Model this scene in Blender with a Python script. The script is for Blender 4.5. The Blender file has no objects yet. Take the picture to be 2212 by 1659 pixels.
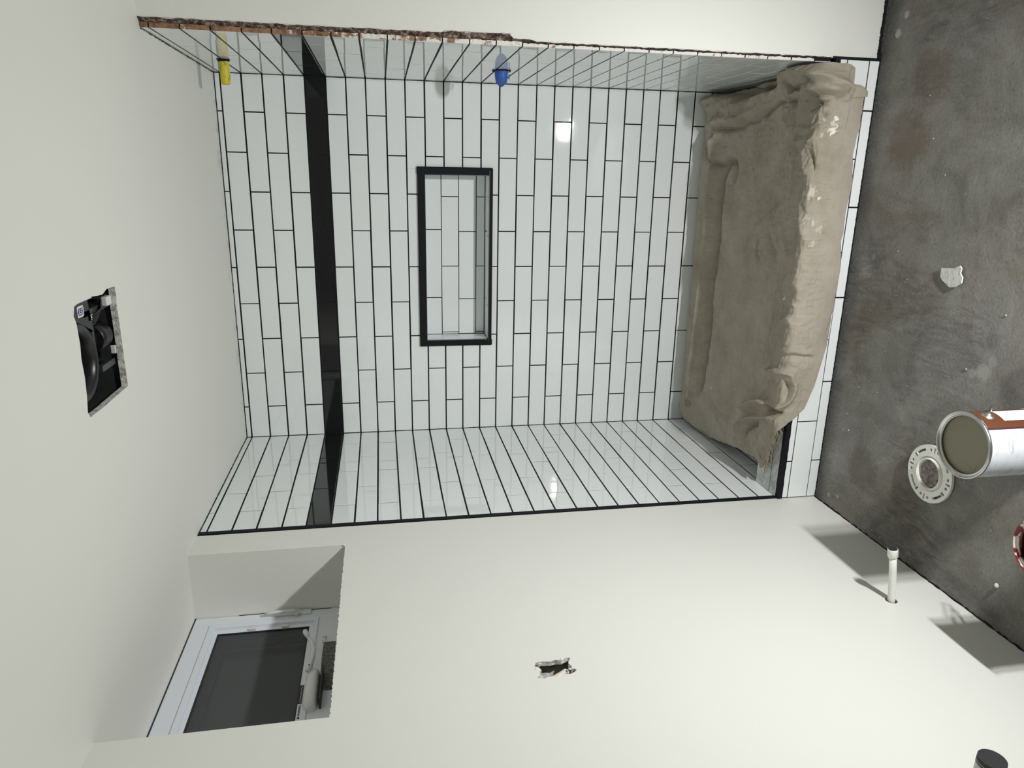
import bpy, bmesh, math, random
import numpy as np
from mathutils import Vector, Matrix
from mathutils.geometry import tessellate_polygon
random.seed(7); rng = np.random.default_rng(7)
scene = bpy.context.scene
COL = scene.collection

# ------------------------------------------------------------------ camera
cam_d = bpy.data.cameras.new('camera'); cam = bpy.data.objects.new('camera', cam_d); COL.objects.link(cam)
cam_d.sensor_fit = 'HORIZONTAL'; cam_d.sensor_width = 36.0
cam_d.lens = 25.039; cam_d.clip_start = 0.02; cam_d.clip_end = 60
right = Vector((0.018163, -0.175626, -0.984289)); down = Vector((-0.959556, -0.279671, 0.032195)); fwd = Vector((-0.280931, 0.943896, -0.173602))
m = Matrix((( right.x, -down.x, -fwd.x, 1.15602), (right.y, -down.y, -fwd.y, -3.17641), (right.z, -down.z, -fwd.z, 1.59701), (0, 0, 0, 1)))
cam.matrix_world = m
scene.camera = cam
# ------------------------------------------------------------------ world, exposure
w = bpy.data.worlds.new('night'); scene.world = w; w.use_nodes = True
w.node_tree.nodes['Background'].inputs[0].default_value = (0.010, 0.012, 0.016, 1)
w.node_tree.nodes['Background'].inputs[1].default_value = 1.0
scene.view_settings.view_transform = 'Standard'; scene.view_settings.look = 'None'
scene.view_settings.gamma = 1.0; scene.view_settings.exposure = 0.0
scene.view_settings.use_curve_mapping = False
scene.cycles.max_bounces = 10; scene.cycles.diffuse_bounces = 8; scene.cycles.glossy_bounces = 4
scene.cycles.caustics_reflective = False; scene.cycles.caustics_refractive = False
# ------------------------------------------------------------------ lights: the work lamp on the floor
LAMP = Vector((1.50, -2.45, 0.19))
AIM = Vector((-0.57, 0.63, 0.48)).normalized()
side = AIM.cross(Vector((0, 0, 1))).normalized(); upv = side.cross(AIM).normalized()
LAMP_W = 12.7
for sgn in (-1, 1):
    ld = bpy.data.lights.new('work_lamp_light', 'AREA'); ld.shape = 'RECTANGLE'; ld.size = 0.05; ld.size_y = 0.035
    ld.energy = LAMP_W; ld.color = (1.0, 1.0, 0.985); ld.spread = math.radians(146)
    lo = bpy.data.objects.new('work_lamp_light', ld); COL.objects.link(lo)
    p = LAMP + side * 0.038 * sgn
    R3 = Matrix((side, upv, -AIM)).transposed().to_4x4()
    lo.matrix_world = Matrix.Translation(p) @ R3

# ------------------------------------------------------------------ helpers
def link(o, parent=None):
    COL.objects.link(o)
    if parent is not None:
        o.parent = parent
        o.matrix_parent_inverse = Matrix.Translation(-Vector(parent.location)) if parent.type != 'EMPTY' or True else Matrix()
    return o
def tag(o, label=None, cat=None, group=None, kind=None):
    if label: o['label'] = label
    if cat: o['category'] = cat
    if group: o['group'] = group
    if kind: o['kind'] = kind
    return o
def thing(name, label, cat, loc, group=None):
    o = bpy.data.objects.new(name, None); o.empty_display_size = 0.05; o.location = loc
    COL.objects.link(o); return tag(o, label, cat, group)
def mesh_obj(name, V, F, mats, parent=None, mi=None, smooth=False):
    me = bpy.data.meshes.new(name); me.from_pydata([tuple(v) for v in V], [], F)
    for mt in (mats if isinstance(mats, (list, tuple)) else [mats]): me.materials.append(mt)
    if mi is not None: me.polygons.foreach_set('material_index', mi)
    if smooth: me.polygons.foreach_set('use_smooth', [True] * len(me.polygons))
    me.update()
    return link(bpy.data.objects.new(name, me), parent)
class MB:
    def __init__(s): s.bm = bmesh.new()
    def box(s, a, b, bev=0, M=None, mi=0):
        a = Vector(a); b = Vector(b); c = (a + b) / 2; d = b - a
        r = bmesh.ops.create_cube(s.bm, size=1.0)
        vs = r['verts']
        bmesh.ops.scale(s.bm, vec=(abs(d.x), abs(d.y), abs(d.z)), verts=vs)
        bmesh.ops.translate(s.bm, vec=c, verts=vs)
        fs = set(f for v in vs for f in v.link_faces)
        for f in fs: f.material_index = mi
        if bev:
            es = list(set(e for v in vs for e in v.link_edges))
            rr = bmesh.ops.bevel(s.bm, geom=es, offset=bev, segments=2, affect='EDGES', profile=0.5)
            vs = list(set(v for f in rr['faces'] for v in f.verts) | set(v for v in vs if v.is_valid))
            for f in rr['faces']: f.material_index = mi
        if M is not None: bmesh.ops.transform(s.bm, matrix=M, verts=vs)
        return s
    def tube(s, pts, r, n=12, cap=True, mi=0):
        pts = [Vector(p) for p in pts]; rs = r if isinstance(r, (list, tuple)) else [r] * len(pts)
        rings = []; prev = None
        for i, p in enumerate(pts):
            t = (pts[min(i + 1, len(pts) - 1)] - pts[max(i - 1, 0)]).normalized()
            if prev is None:
                x = t.orthogonal().normalized()
            else:
                x = (prev - t * prev.dot(t)).normalized()
            prev = x; y = t.cross(x)
            rings.append([s.bm.verts.new(p + (x * math.cos(2 * math.pi * k / n) + y * math.sin(2 * math.pi * k / n)) * rs[i]) for k in range(n)])
        for a, b in zip(rings, rings[1:]):
            for k in range(n):
                f = s.bm.faces.new((a[k], a[(k + 1) % n], b[(k + 1) % n], b[k])); f.smooth = True; f.material_index = mi
        if cap:
            f = s.bm.faces.new(rings[0][::-1]); f.material_index = mi
            f = s.bm.faces.new(rings[-1]); f.material_index = mi
        return s
    def lathe(s, prof, c=(0, 0, 0), n=48, M=None, mi=0, a0=0, a1=2 * math.pi):
        full = abs(a1 - a0 - 2 * math.pi) < 1e-6; k2 = n if full else n + 1
        rings = []; vs = []
        for k in range(k2):
            a = a0 + (a1 - a0) * k / n
            ring = []
            for (r, z) in prof:
                v = s.bm.verts.new((c[0] + r * math.cos(a), c[1] + r * math.sin(a), c[2] + z)); ring.append(v); vs.append(v)
            rings.append(ring)
        for k in range(n):
            A = rings[k]; Bn = rings[(k + 1) % k2]
            for i in range(len(prof) - 1):
                f = s.bm.faces.new((A[i], Bn[i], Bn[i + 1], A[i + 1])); f.smooth = True; f.material_index = mi
        if M is not None: bmesh.ops.transform(s.bm, matrix=M, verts=vs)
        return s
    def plate(s, outer, holes, frame, t=0.0, mi=0):
        """flat polygon with holes; frame(a,b,d) -> point, d = depth"""
        loops = [[Vector((p[0], p[1], 0)) for p in L] for L in [outer] + list(holes)]
        tri = tessellate_polygon(loops); flat = [p for L in loops for p in L]
        vs = [s.bm.verts.new(frame(p.x, p.y, 0)) for p in flat]
        for a, b, c in tri:
            try: f = s.bm.faces.new((vs[a], vs[b], vs[c])); f.material_index = mi
            except ValueError: pass
        if t:
            k = 0
            for L in loops:
                n = len(L); bk = [s.bm.verts.new(frame(p.x, p.y, t)) for p in L]
                for i in range(n):
                    f = s.bm.faces.new((vs[k + i], vs[k + (i + 1) % n], bk[(i + 1) % n], bk[i])); f.material_index = mi
                k += n
        return s
    def build(s, name, mats, parent=None, smooth=None, fix=True):
        if fix: bmesh.ops.recalc_face_normals(s.bm, faces=s.bm.faces)
        me = bpy.data.meshes.new(name); s.bm.to_mesh(me); s.bm.free()
        for mt in (mats if isinstance(mats, (list, tuple)) else [mats]): me.materials.append(mt)
        if smooth is not None:
            me.polygons.foreach_set('use_smooth', [smooth] * len(me.polygons))
        return link(bpy.data.objects.new(name, me), parent)

# ------------------------------------------------------------------ materials
def mat(name, base=(0.8, 0.8, 0.8), rough=0.5, metal=0.0, spec=0.5, **k):
    mt = bpy.data.materials.new(name); mt.use_nodes = True
    b = mt.node_tree.nodes['Principled BSDF']
    b.inputs['Base Color'].default_value = (*base, 1); b.inputs['Roughness'].default_value = rough
    b.inputs['Metallic'].default_value = metal; b.inputs['Specular IOR Level'].default_value = spec
    for kk, v in k.items(): b.inputs[kk.replace('_', ' ')].default_value = v
    return mt
class N:
    """tiny node graph helper on object coordinates"""
    def __init__(s, mt):
        s.t = mt.node_tree; s.b = s.t.nodes['Principled BSDF']
        s.co = s.t.nodes.new('ShaderNodeTexCoord').outputs['Object']
    def l(s, a, b): s.t.links.new(a, b)
    def map(s, scale=(1, 1, 1), rot=(0, 0, 0), loc=(0, 0, 0)):
        n = s.t.nodes.new('ShaderNodeMapping'); n.inputs['Scale'].default_value = scale; n.inputs['Rotation'].default_value = rot
        n.inputs['Location'].default_value = loc
        s.l(s.co, n.inputs[0]); return n.outputs[0]
    def noise(s, scale, detail=4, rough=0.55, dist=0, vec=None):
        n = s.t.nodes.new('ShaderNodeTexNoise'); n.inputs['Scale'].default_value = scale; n.inputs['Detail'].default_value = detail
        n.inputs['Roughness'].default_value = rough; n.inputs['Distortion'].default_value = dist
        s.l(vec or s.co, n.inputs['Vector']); return n.outputs['Fac']
    def vor(s, scale, feature='F1', vec=None, rand=1.0):
        n = s.t.nodes.new('ShaderNodeTexVoronoi'); n.feature = feature; n.inputs['Scale'].default_value = scale
        n.inputs['Randomness'].default_value = rand
        s.l(vec or s.co, n.inputs['Vector']); return n.outputs['Distance']
    def ramp(s, fac, stops):
        n = s.t.nodes.new('ShaderNodeValToRGB'); e = n.color_ramp.elements
        while len(e) < len(stops): e.new(0.5)
        for x, (p, c) in zip(e, stops):
            x.position = p; x.color = (*c, 1) if len(c) == 3 else c
        s.l(fac, n.inputs[0]); return n.outputs[0]
    def g(s, fac, a, b, lo=0.0, hi=1.0): return s.ramp(fac, [(a, (lo,) * 3), (b, (hi,) * 3)])
    def mix(s, fac, a, b, mode='MIX'):
        n = s.t.nodes.new('ShaderNodeMix'); n.data_type = 'RGBA'; n.blend_type = mode
        if isinstance(fac, float): n.inputs[0].default_value = fac
        else: s.l(fac, n.inputs[0])
        for v, i in ((a, 6), (b, 7)):
            if isinstance(v, tuple): n.inputs[i].default_value = (*v, 1)
            else: s.l(v, n.inputs[i])
        return n.outputs[2]
    def math(s, op, a, b):
        n = s.t.nodes.new('ShaderNodeMath'); n.operation = op
        for v, i in ((a, 0), (b, 1)):
            if isinstance(v, (int, float)): n.inputs[i].default_value = v
            else: s.l(v, n.inputs[i])
        return n.outputs[0]
    def bump(s, h, strength=0.3, dist=0.01):
        n = s.t.nodes.new('ShaderNodeBump'); n.inputs['Strength'].default_value = strength; n.inputs['Distance'].default_value = dist
        s.l(h, n.inputs['Height']); s.l(n.outputs[0], s.b.inputs['Normal'])
    def color(s, c): s.l(c, s.b.inputs['Base Color'])
    def rough(s, c): s.l(c, s.b.inputs['Roughness'])

M_TILE = mat('white glazed tile', (0.80, 0.83, 0.84), 0.035, IOR=1.56)
n = N(M_TILE); n.bump(n.noise(9, 2), 0.035, 0.01)
M_BLACK = mat('black glazed tile', (0.012, 0.013, 0.014), 0.05)
M_GROUT = mat('black grout', (0.005, 0.005, 0.009), 0.7, spec=0.25)
n = N(M_GROUT); n.bump(n.noise(400, 3), 0.3, 0.001)
M_PAINT = mat('wall paint', (0.74, 0.74, 0.695), 0.48, spec=0.35)
n = N(M_PAINT); n.color(n.mix(n.noise(2.2, 3), (0.725, 0.730, 0.690), (0.755, 0.758, 0.715))); n.bump(n.noise(260, 3), 0.06, 0.002)
M_CEIL = mat('ceiling paint', (0.74, 0.74, 0.69), 0.55, spec=0.3)
n = N(M_CEIL); n.bump(n.noise(200, 3), 0.06, 0.002)
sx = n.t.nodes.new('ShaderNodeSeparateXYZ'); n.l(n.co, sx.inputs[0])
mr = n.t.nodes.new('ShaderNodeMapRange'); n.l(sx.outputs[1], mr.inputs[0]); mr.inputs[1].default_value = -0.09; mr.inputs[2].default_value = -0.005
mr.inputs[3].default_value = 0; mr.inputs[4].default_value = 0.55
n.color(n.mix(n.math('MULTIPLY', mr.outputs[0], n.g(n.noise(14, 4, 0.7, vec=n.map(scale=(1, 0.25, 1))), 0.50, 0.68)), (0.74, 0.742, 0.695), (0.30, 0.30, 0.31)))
M_PLASTER = mat('raw plaster edge', (0.78, 0.77, 0.74), 0.9)
n = N(M_PLASTER); n.color(n.ramp(n.noise(90, 4), [(0.35, (0.35, 0.34, 0.31)), (0.55, (0.8, 0.79, 0.76))])); n.bump(n.noise(300, 4), 0.6, 0.003)
M_TERRA = mat('broken tile edge', (0.35, 0.2, 0.12), 0.85)
n = N(M_TERRA)
zmap = n.t.nodes.new('ShaderNodeSeparateXYZ'); n.l(n.co, zmap.inputs[0])
zz = n.t.nodes.new('ShaderNodeMapRange'); n.l(zmap.outputs[2], zz.inputs[0]); zz.inputs[1].default_value = 2.2; zz.inputs[2].default_value = 0.9; zz.inputs[3].default_value = -0.12; zz.inputs[4].default_value = 0.22
f = n.math('ADD', n.noise(28, 5, 0.7), zz.outputs[0])
n.color(n.mix(n.g(f, 0.52, 0.58), n.ramp(n.noise(60, 4), [(0.3, (0.13, 0.065, 0.04)), (0.6, (0.36, 0.20, 0.12))]), (0.78, 0.76, 0.72))); n.bump(n.noise(250, 4), 0.8, 0.003)
M_MORTAR = mat('ragged dark mortar', (0.05, 0.04, 0.035), 0.95)
n = N(M_MORTAR); n.color(n.ramp(n.noise(70, 6, 0.7), [(0.36, (0.012, 0.01, 0.014)), (0.5, (0.10, 0.06, 0.045)), (0.62, (0.30, 0.26, 0.22)), (0.72, (0.7, 0.68, 0.64))])); n.bump(n.noise(220, 5), 0.9, 0.004)
M_CURB = mat('grey solid surface curb', (0.52, 0.54, 0.53), 0.25)
n = N(M_CURB); n.color(n.ramp(n.noise(30, 6, 0.65), [(0.35, (0.34, 0.35, 0.35)), (0.6, (0.56, 0.58, 0.57))]))
M_VINYL = mat('white vinyl', (0.74, 0.77, 0.83), 0.35)
M_VINYL2 = mat('off white vinyl hardware', (0.70, 0.70, 0.70), 0.38)
M_SHADOWGAP = mat('dark gasket and painted shadow gap', (0.02, 0.02, 0.025), 0.6)  # gasket black, also colours the painted shade strips beside the window frame
M_GLASS = mat('window glass', (0.9, 0.95, 0.95), 0.01, **{'Transmission Weight': 1.0})
M_SCREEN = mat('insect screen', (0.10, 0.105, 0.11), 0.8)
sb = M_SCREEN.node_tree; tr = sb.nodes.new('ShaderNodeBsdfTransparent'); mx = sb.nodes.new('ShaderNodeMixShader'); mx.inputs[0].default_value = 0.62
out = sb.nodes['Material Output']; sb.links.new(tr.outputs[0], mx.inputs[1]); sb.links.new(sb.nodes['Principled BSDF'].outputs[0], mx.inputs[2]); sb.links.new(mx.outputs[0], out.inputs[0])
M_INK = mat('black ink', (0.01, 0.01, 0.012), 0.5)
M_BLUEINK = mat('blue ink', (0.02, 0.03, 0.14), 0.5)
M_STICK = mat('white sticker', (0.8, 0.8, 0.8), 0.4)
M_FLOOR = mat('bare concrete', (0.2, 0.19, 0.17), 0.62)
n = N(M_FLOOR)
c1 = n.ramp(n.noise(4.2, 9, 0.66, 0.9), [(0.32, (0.190, 0.184, 0.160)), (0.50, (0.300, 0.290, 0.262)), (0.68, (0.405, 0.395, 0.368))])
c2 = n.mix(n.g(n.noise(2.3, 6, 0.6, 1.2), 0.50, 0.66, 0, 0.75), c1, (0.235, 0.200, 0.150))
c3 = n.mix(n.g(n.noise(3.1, 7, 0.65, 0.8, n.map(loc=(3, 7, 1))), 0.60, 0.72, 0, 0.55), c2, (0.40, 0.395, 0.38))
c4 = n.mix(n.g(n.noise(45, 5, 0.7), 0.60, 0.74), c3, (0.16, 0.15, 0.13))
c5 = n.mix(n.g(n.vor(15, vec=n.map(loc=(0.3, 0.2, 0))), 0.045, 0.075, 1, 0), c4, (0.36, 0.36, 0.34))
sp = n.math('MULTIPLY', n.g(n.vor(70), 0.06, 0.10, 1, 0), n.g(n.noise(4, 3, vec=n.map(loc=(1, 1, 4))), 0.53, 0.6))
c6 = n.mix(sp, c5, (0.62, 0.62, 0.58))
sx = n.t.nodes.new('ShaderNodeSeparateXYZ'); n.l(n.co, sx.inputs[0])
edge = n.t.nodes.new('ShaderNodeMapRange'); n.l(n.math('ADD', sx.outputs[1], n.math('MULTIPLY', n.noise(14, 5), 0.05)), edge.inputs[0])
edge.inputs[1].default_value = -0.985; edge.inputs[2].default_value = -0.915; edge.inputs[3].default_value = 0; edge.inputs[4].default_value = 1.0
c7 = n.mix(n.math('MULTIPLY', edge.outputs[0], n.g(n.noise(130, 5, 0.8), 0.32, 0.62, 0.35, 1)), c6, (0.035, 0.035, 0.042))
fine = n.ramp(n.noise(120, 6, 0.8), [(0.30, (0.72,) * 3), (0.50, (1.0,) * 3), (0.72, (1.25,) * 3)])
c7 = n.mix(1.0, c7, fine, 'MULTIPLY')
pit = n.math('MULTIPLY', n.g(n.vor(46, vec=n.map(loc=(9, 1, 0), scale=(1, 1.6, 1))), 0.06, 0.14, 0.8, 0), n.g(n.noise(5, 3, vec=n.map(loc=(0, 4, 0))), 0.56, 0.64))
c7 = n.mix(pit, c7, (0.07, 0.065, 0.055))
def spot(c, cx, cy, rad, col, k):
    d = n.t.nodes.new('ShaderNodeVectorMath'); d.operation = 'DISTANCE'; n.l(n.co, d.inputs[0]); d.inputs[1].default_value = (cx, cy, 0)
    q = n.math('ADD', n.math('DIVIDE', d.outputs['Value'], rad), n.math('MULTIPLY', n.noise(60, 5, 0.75, vec=n.map(loc=(cx, cy, 0))), 1.6))
    return n.mix(n.g(n.math('MULTIPLY', q, 0.4), 0.58, 0.72, k, 0), c, col)
for (cx, cy, rad, col, k) in ((.668, -1.565, .028, (.58, .57, .53), .75), (.655, -1.530, .016, (.58, .57, .53), .6), (.700, -1.59, .018, (.55, .54, .5), .6), (1.648, -1.025, .012, (.6, .6, .57), .9), (1.60, -1.00, .016, (.6, .6, .57), .9), (.045, -1.01, .010, (.55, .55, .52), .8), (.060, -1.06, .009, (.55, .55, .52), .8), (.92, -1.05, .012, (.55, .54, .5), .6), (.21, -1.16, .085, (.13, .115, .08), .55), (.165, -1.40, .10, (.15, .14, .11), .4), (1.28, -1.12, .10, (.21, .15, .10), .5), (1.45, -1.18, .09, (.20, .145, .10), .45)):
    c7 = spot(c7, cx, cy, rad, col, k)
n.color(c7); n.rough(n.g(n.noise(6, 4), 0.3, 0.7, 0.42, 0.75))
wv = n.noise(38, 6, 0.7, 1.2, n.map(scale=(1.0, 0.35, 1), rot=(0, 0, 0.6)))
h = n.math('ADD', n.math('MULTIPLY', n.noise(16, 10, 0.72), 0.7), n.math('MULTIPLY', n.g(wv, 0.45, 0.75), n.g(n.noise(2.5, 3, vec=n.map(loc=(5, 2, 0))), 0.45, 0.62)))
n.bump(n.math('ADD', h, n.math('SUBTRACT', n.math('MULTIPLY', n.noise(110, 8, 0.8), 0.55), n.math('MULTIPLY', pit, 0.35))), 1.0, 0.014)
M_PVC = mat('white pvc', (0.78, 0.78, 0.74), 0.35)
n = N(M_PVC); n.color(n.mix(n.g(n.noise(60, 6, 0.7), 0.60, 0.72, 0, 0.6), (0.78, 0.78, 0.74), (0.33, 0.31, 0.28)))
M_DARKPLUG = mat('black rubber', (0.018, 0.018, 0.022), 0.6)
M_METAL = mat('steel', (0.62, 0.62, 0.6), 0.28, 1.0)
M_GALV = mat('dark galvanised steel', (0.10, 0.105, 0.11), 0.38, 0.7)
M_BLKPL = mat('black plastic', (0.010, 0.010, 0.012), 0.33)
M_PATCH = mat('rough grey mortar', (0.14, 0.14, 0.135), 0.95)
n = N(M_PATCH); n.color(n.ramp(n.noise(110, 6, 0.75), [(0.35, (0.05, 0.05, 0.05)), (0.62, (0.22, 0.215, 0.20))])); n.bump(n.noise(150, 6), 0.9, 0.004)
M_CANPAINT = mat('beige paint', (0.235, 0.225, 0.160), 0.28)
M_CANBODY = mat('paint can label white', (0.76, 0.77, 0.79), 0.4)
n = N(M_CANBODY)
txt = n.math('MULTIPLY', n.g(n.noise(120, 3, 0.8, vec=n.map(scale=(0.25, 0.25, 3.2))), 0.53, 0.60), n.g(n.noise(12, 2), 0.40, 0.5, 0, 0.75))
sm = n.g(n.noise(26, 6, 0.7, vec=n.map(loc=(2, 2, 2))), 0.60, 0.72, 0, 0.6)
n.color(n.mix(sm, n.mix(txt, (0.62, 0.64, 0.68), (0.22, 0.26, 0.42)), (0.34, 0.33, 0.29)))
M_CANTEXT = mat('instruction label', (0.78, 0.80, 0.84), 0.4)
n = N(M_CANTEXT)
n.color(n.mix(n.math('MULTIPLY', n.g(n.noise(160, 2, 0.8, vec=n.map(scale=(0.3, 0.3, 2.5))), 0.50, 0.56), 0.35), (0.80, 0.82, 0.86), (0.30, 0.34, 0.52)))
M_CANBROWN = mat('rust brown label', (0.105, 0.036, 0.014), 0.35)
M_RED = mat('dark red paint', (0.11, 0.004, 0.004), 0.25)
M_REDRIM = mat('red smeared rim', (0.2, 0.02, 0.03), 0.35)
n = N(M_REDRIM); n.color(n.mix(n.g(n.noise(45, 3), 0.50, 0.56), (0.20, 0.012, 0.025), (0.72, 0.66, 0.58)))
M_YELLOW = mat('yellow plastic plug', (0.62, 0.52, 0.03), 0.45)
n = N(M_YELLOW); n.color(n.mix(n.g(n.noise(55, 5, 0.7, vec=n.map(scale=(0.4, 1, 1))), 0.55, 0.68), (0.64, 0.54, 0.03), (0.10, 0.09, 0.04)))
M_BLUE = mat('blue masking tape', (0.025, 0.10, 0.42), 0.5)
n = N(M_BLUE); n.color(n.mix(n.g(n.noise(40, 3), 0.5, 0.6), (0.025, 0.10, 0.42), (0.05, 0.10, 0.24)))
M_WOOD = mat('cable sheath', (0.62, 0.56, 0.30), 0.5)
n = N(M_WOOD); n.color(n.mix(n.g(n.noise(30, 2), 0.45, 0.6), (0.60, 0.52, 0.16), (0.66, 0.62, 0.56)))
M_CAVITY = mat('wall cavity', (0.5, 0.5, 0.5), 0.9)
n = N(M_CAVITY); n.color(n.ramp(n.noise(24, 4), [(0.35, (0.25, 0.25, 0.25)), (0.6, (0.60, 0.59, 0.57))]))
M_CLOTH = mat('canvas drop cloth', (0.40, 0.365, 0.31), 0.92, spec=0.1)
n = N(M_CLOTH)
att = n.t.nodes.new('ShaderNodeAttribute'); att.attribute_name = 'stain'
w1 = n.t.nodes.new('ShaderNodeTexWave'); w1.inputs['Scale'].default_value = 420; w1.inputs['Distortion'].default_value = 1.5; w1.bands_direction = 'X'; n.l(n.co, w1.inputs[0])
w2 = n.t.nodes.new('ShaderNodeTexWave'); w2.inputs['Scale'].default_value = 420; w2.inputs['Distortion'].default_value = 1.5; w2.bands_direction = 'Y'; n.l(n.co, w2.inputs[0])
base = n.ramp(n.noise(7, 7, 0.65), [(0.3, (0.300, 0.265, 0.212)), (0.52, (0.378, 0.340, 0.284)), (0.7, (0.432, 0.395, 0.335))])
base = n.mix(n.g(n.noise(34, 5, 0.7, vec=n.map(loc=(4, 4, 4))), 0.62, 0.75, 0, 0.5), base, (0.21, 0.185, 0.15))
base = n.mix(n.g(n.noise(1000, 2), 0.3, 0.7, 0, 0.30), base, (0.30, 0.27, 0.22))
n.color(n.mix(att.outputs['Color'], base, (0.82, 0.80, 0.74)))
n.bump(n.math('ADD', n.math('ADD', w1.outputs['Fac'], w2.outputs['Fac']), n.math('MULTIPLY', n.noise(900, 2), 2.0)), 0.25, 0.0008)
M_FRAY = mat('frayed canvas edge', (0.50, 0.46, 0.39), 0.95)
M_CRUMB = mat('white plaster crumb', (0.80, 0.80, 0.78), 0.9)
n = N(M_CRUMB); n.color(n.ramp(n.noise(80, 5, 0.7), [(0.34, (0.42, 0.41, 0.38)), (0.46, (0.80, 0.80, 0.78))])); n.bump(n.noise(70, 5), 0.5, 0.004)

# ================================================================== the setting
W = 1.524; CEIL = 2.225; YP = -0.918; YT = -0.903          # alcove width, ceiling, painted return plane, tile end
ZL = [2.2019, 2.1225, 2.0431, 1.9612, 1.8813, 1.7992, 1.72, 1.6418, 1.5621, 1.4833, 1.404, 1.3246, 1.2458, 1.1666, 1.0887, 1.0096, 0.9299, 0.8512, 0.7721, 0.6936, 0.6134, 0.5339, 0.4548, 0.3777, 0.2962, 0.2152, 0.1368, 0.058, -0.021]
ROWS = [(CEIL - 0.002, ZL[0])] + [(ZL[i], ZL[i + 1]) for i in range(len(ZL) - 1)]     # row index r -> parity (r odd when first course is A)
G = 0.0024; GC = 0.0031
def subtract(rect, hole):
    a0, a1, b0, b1 = rect; h0, h1, k0, k1 = hole
    if a1 <= h0 or a0 >= h1 or b1 <= k0 or b0 >= k1: return [rect]
    out = []
    if a0 < h0: out.append((a0, h0, b0, b1))
    if a1 > h1: out.append((h1, a1, b0, b1))
    c0, c1 = max(a0, h0), min(a1, h1)
    if b0 < k0: out.append((c0, c1, b0, k0))
    if b1 > k1: out.append((c0, c1, k1, b1))
    return [r for r in out if r[1] - r[0] > 0.006 and r[3] - r[2] > 0.006]
def tiles(name, rects, frame, mats, parent, th=0.003, jit=1.0, mi=None):
    """one mesh of many bevelled tiles; rect = (a0,a1,b0,b1); frame(a,b,h) h towards the room, 0 = glaze face"""
    V = []; F = []; MI = []
    for q, (a0, a1, b0, b1) in enumerate(rects):
        ja = [random.uniform(-.0005, .0005) for _ in range(4)]
        a0 += ja[0]; a1 += ja[1]; b0 += ja[2]; b1 += ja[3]
        ta = random.gauss(0, 0.0010) * jit; tb = random.gauss(0, 0.0038) * jit; h0 = random.uniform(-.0003, 0.0003)
        ca, cb = (a0 + a1) / 2, (b0 + b1) / 2
        def H(a, b): return h0 + (a - ca) * ta + (b - cb) * tb
        k = len(V); e = 0.0010
        for (d, hh) in ((0, -th), (0, -0.0006), (e, 0.0)):
            for (a, b) in ((a0 + d, b0 + d), (a1 - d, b0 + d), (a1 - d, b1 - d), (a0 + d, b1 - d)):
                V.append(frame(a, b, hh + (H(a, b) if hh > -th else 0)))
        for r in (0, 4):
            for i in range(4):
                F.append((k + r + i, k + r + (i + 1) % 4, k + r + 4 + (i + 1) % 4, k + r + 4 + i)); MI.append(mi[q] if mi else 0)
        F.append((k + 8, k + 9, k + 10, k + 11)); MI.append(mi[q] if mi else 0)
    o = mesh_obj(name, V, F, mats, parent, MI)
    bm = bmesh.new(); bm.from_mesh(o.data); bmesh.ops.recalc_face_normals(bm, faces=bm.faces); bm.to_mesh(o.data); bm.free()
    return o
def courses(a_lo, a_hi, jA, jB, pitch, hole=None, zmin=0.05):
    rects = []; mi = []
    for r, (zt, zb) in enumerate(ROWS):
        if zt < zmin: break
        i = r - 1                       # course index: i=-1 sliver (A), odd -> A, even -> B
        j = jA if i % 2 else jB
        n0 = math.floor((a_lo - j) / pitch) - 1
        for k in range(n0, n0 + 12):
            x0 = max(a_lo, j + k * pitch); x1 = min(a_hi, j + (k + 1) * pitch)
            if x1 - x0 < 0.012: continue
            rc = (x0 + (G if x0 > a_lo else 0.0015), x1 - (G if x1 < a_hi else 0.0015), zb + GC, zt - (GC if r else 0.001))
            for s in (subtract(rc, hole) if hole else [rc]): rects.append(s); mi.append(1 if i == 4 else 0)
    return rects, mi

# ---- back wall of the alcove (plane y=0), with the niche cut out
NX0, NX1, NZ0, NZ1 = 0.432, 1.154, 1.130, 1.408; ND = 0.12
bw = MB()
bw.plate([(-0.01, 0), (W + 0.01, 0), (W + 0.01, CEIL), (-0.01, CEIL)], [[(NX0, NZ0), (NX1, NZ0), (NX1, NZ1), (NX0, NZ1)]], lambda a, b, d: (a, 0.0022 + d, b))
wall_back = tag(bw.build('wall_back', M_GROUT), kind='structure')
P = 0.3093
rects, mi = courses(0.0, W, 1.3813 - 5 * P, 1.3813 - 5.5 * P, P, hole=(NX0 - 0.02, NX1 + 0.022, NZ0 - 0.008, NZ1 + 0.022))
tiles('tiling', rects, lambda a, b, h: (a, -h, b), [M_TILE, M_BLACK], wall_back, mi=mi)
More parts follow.
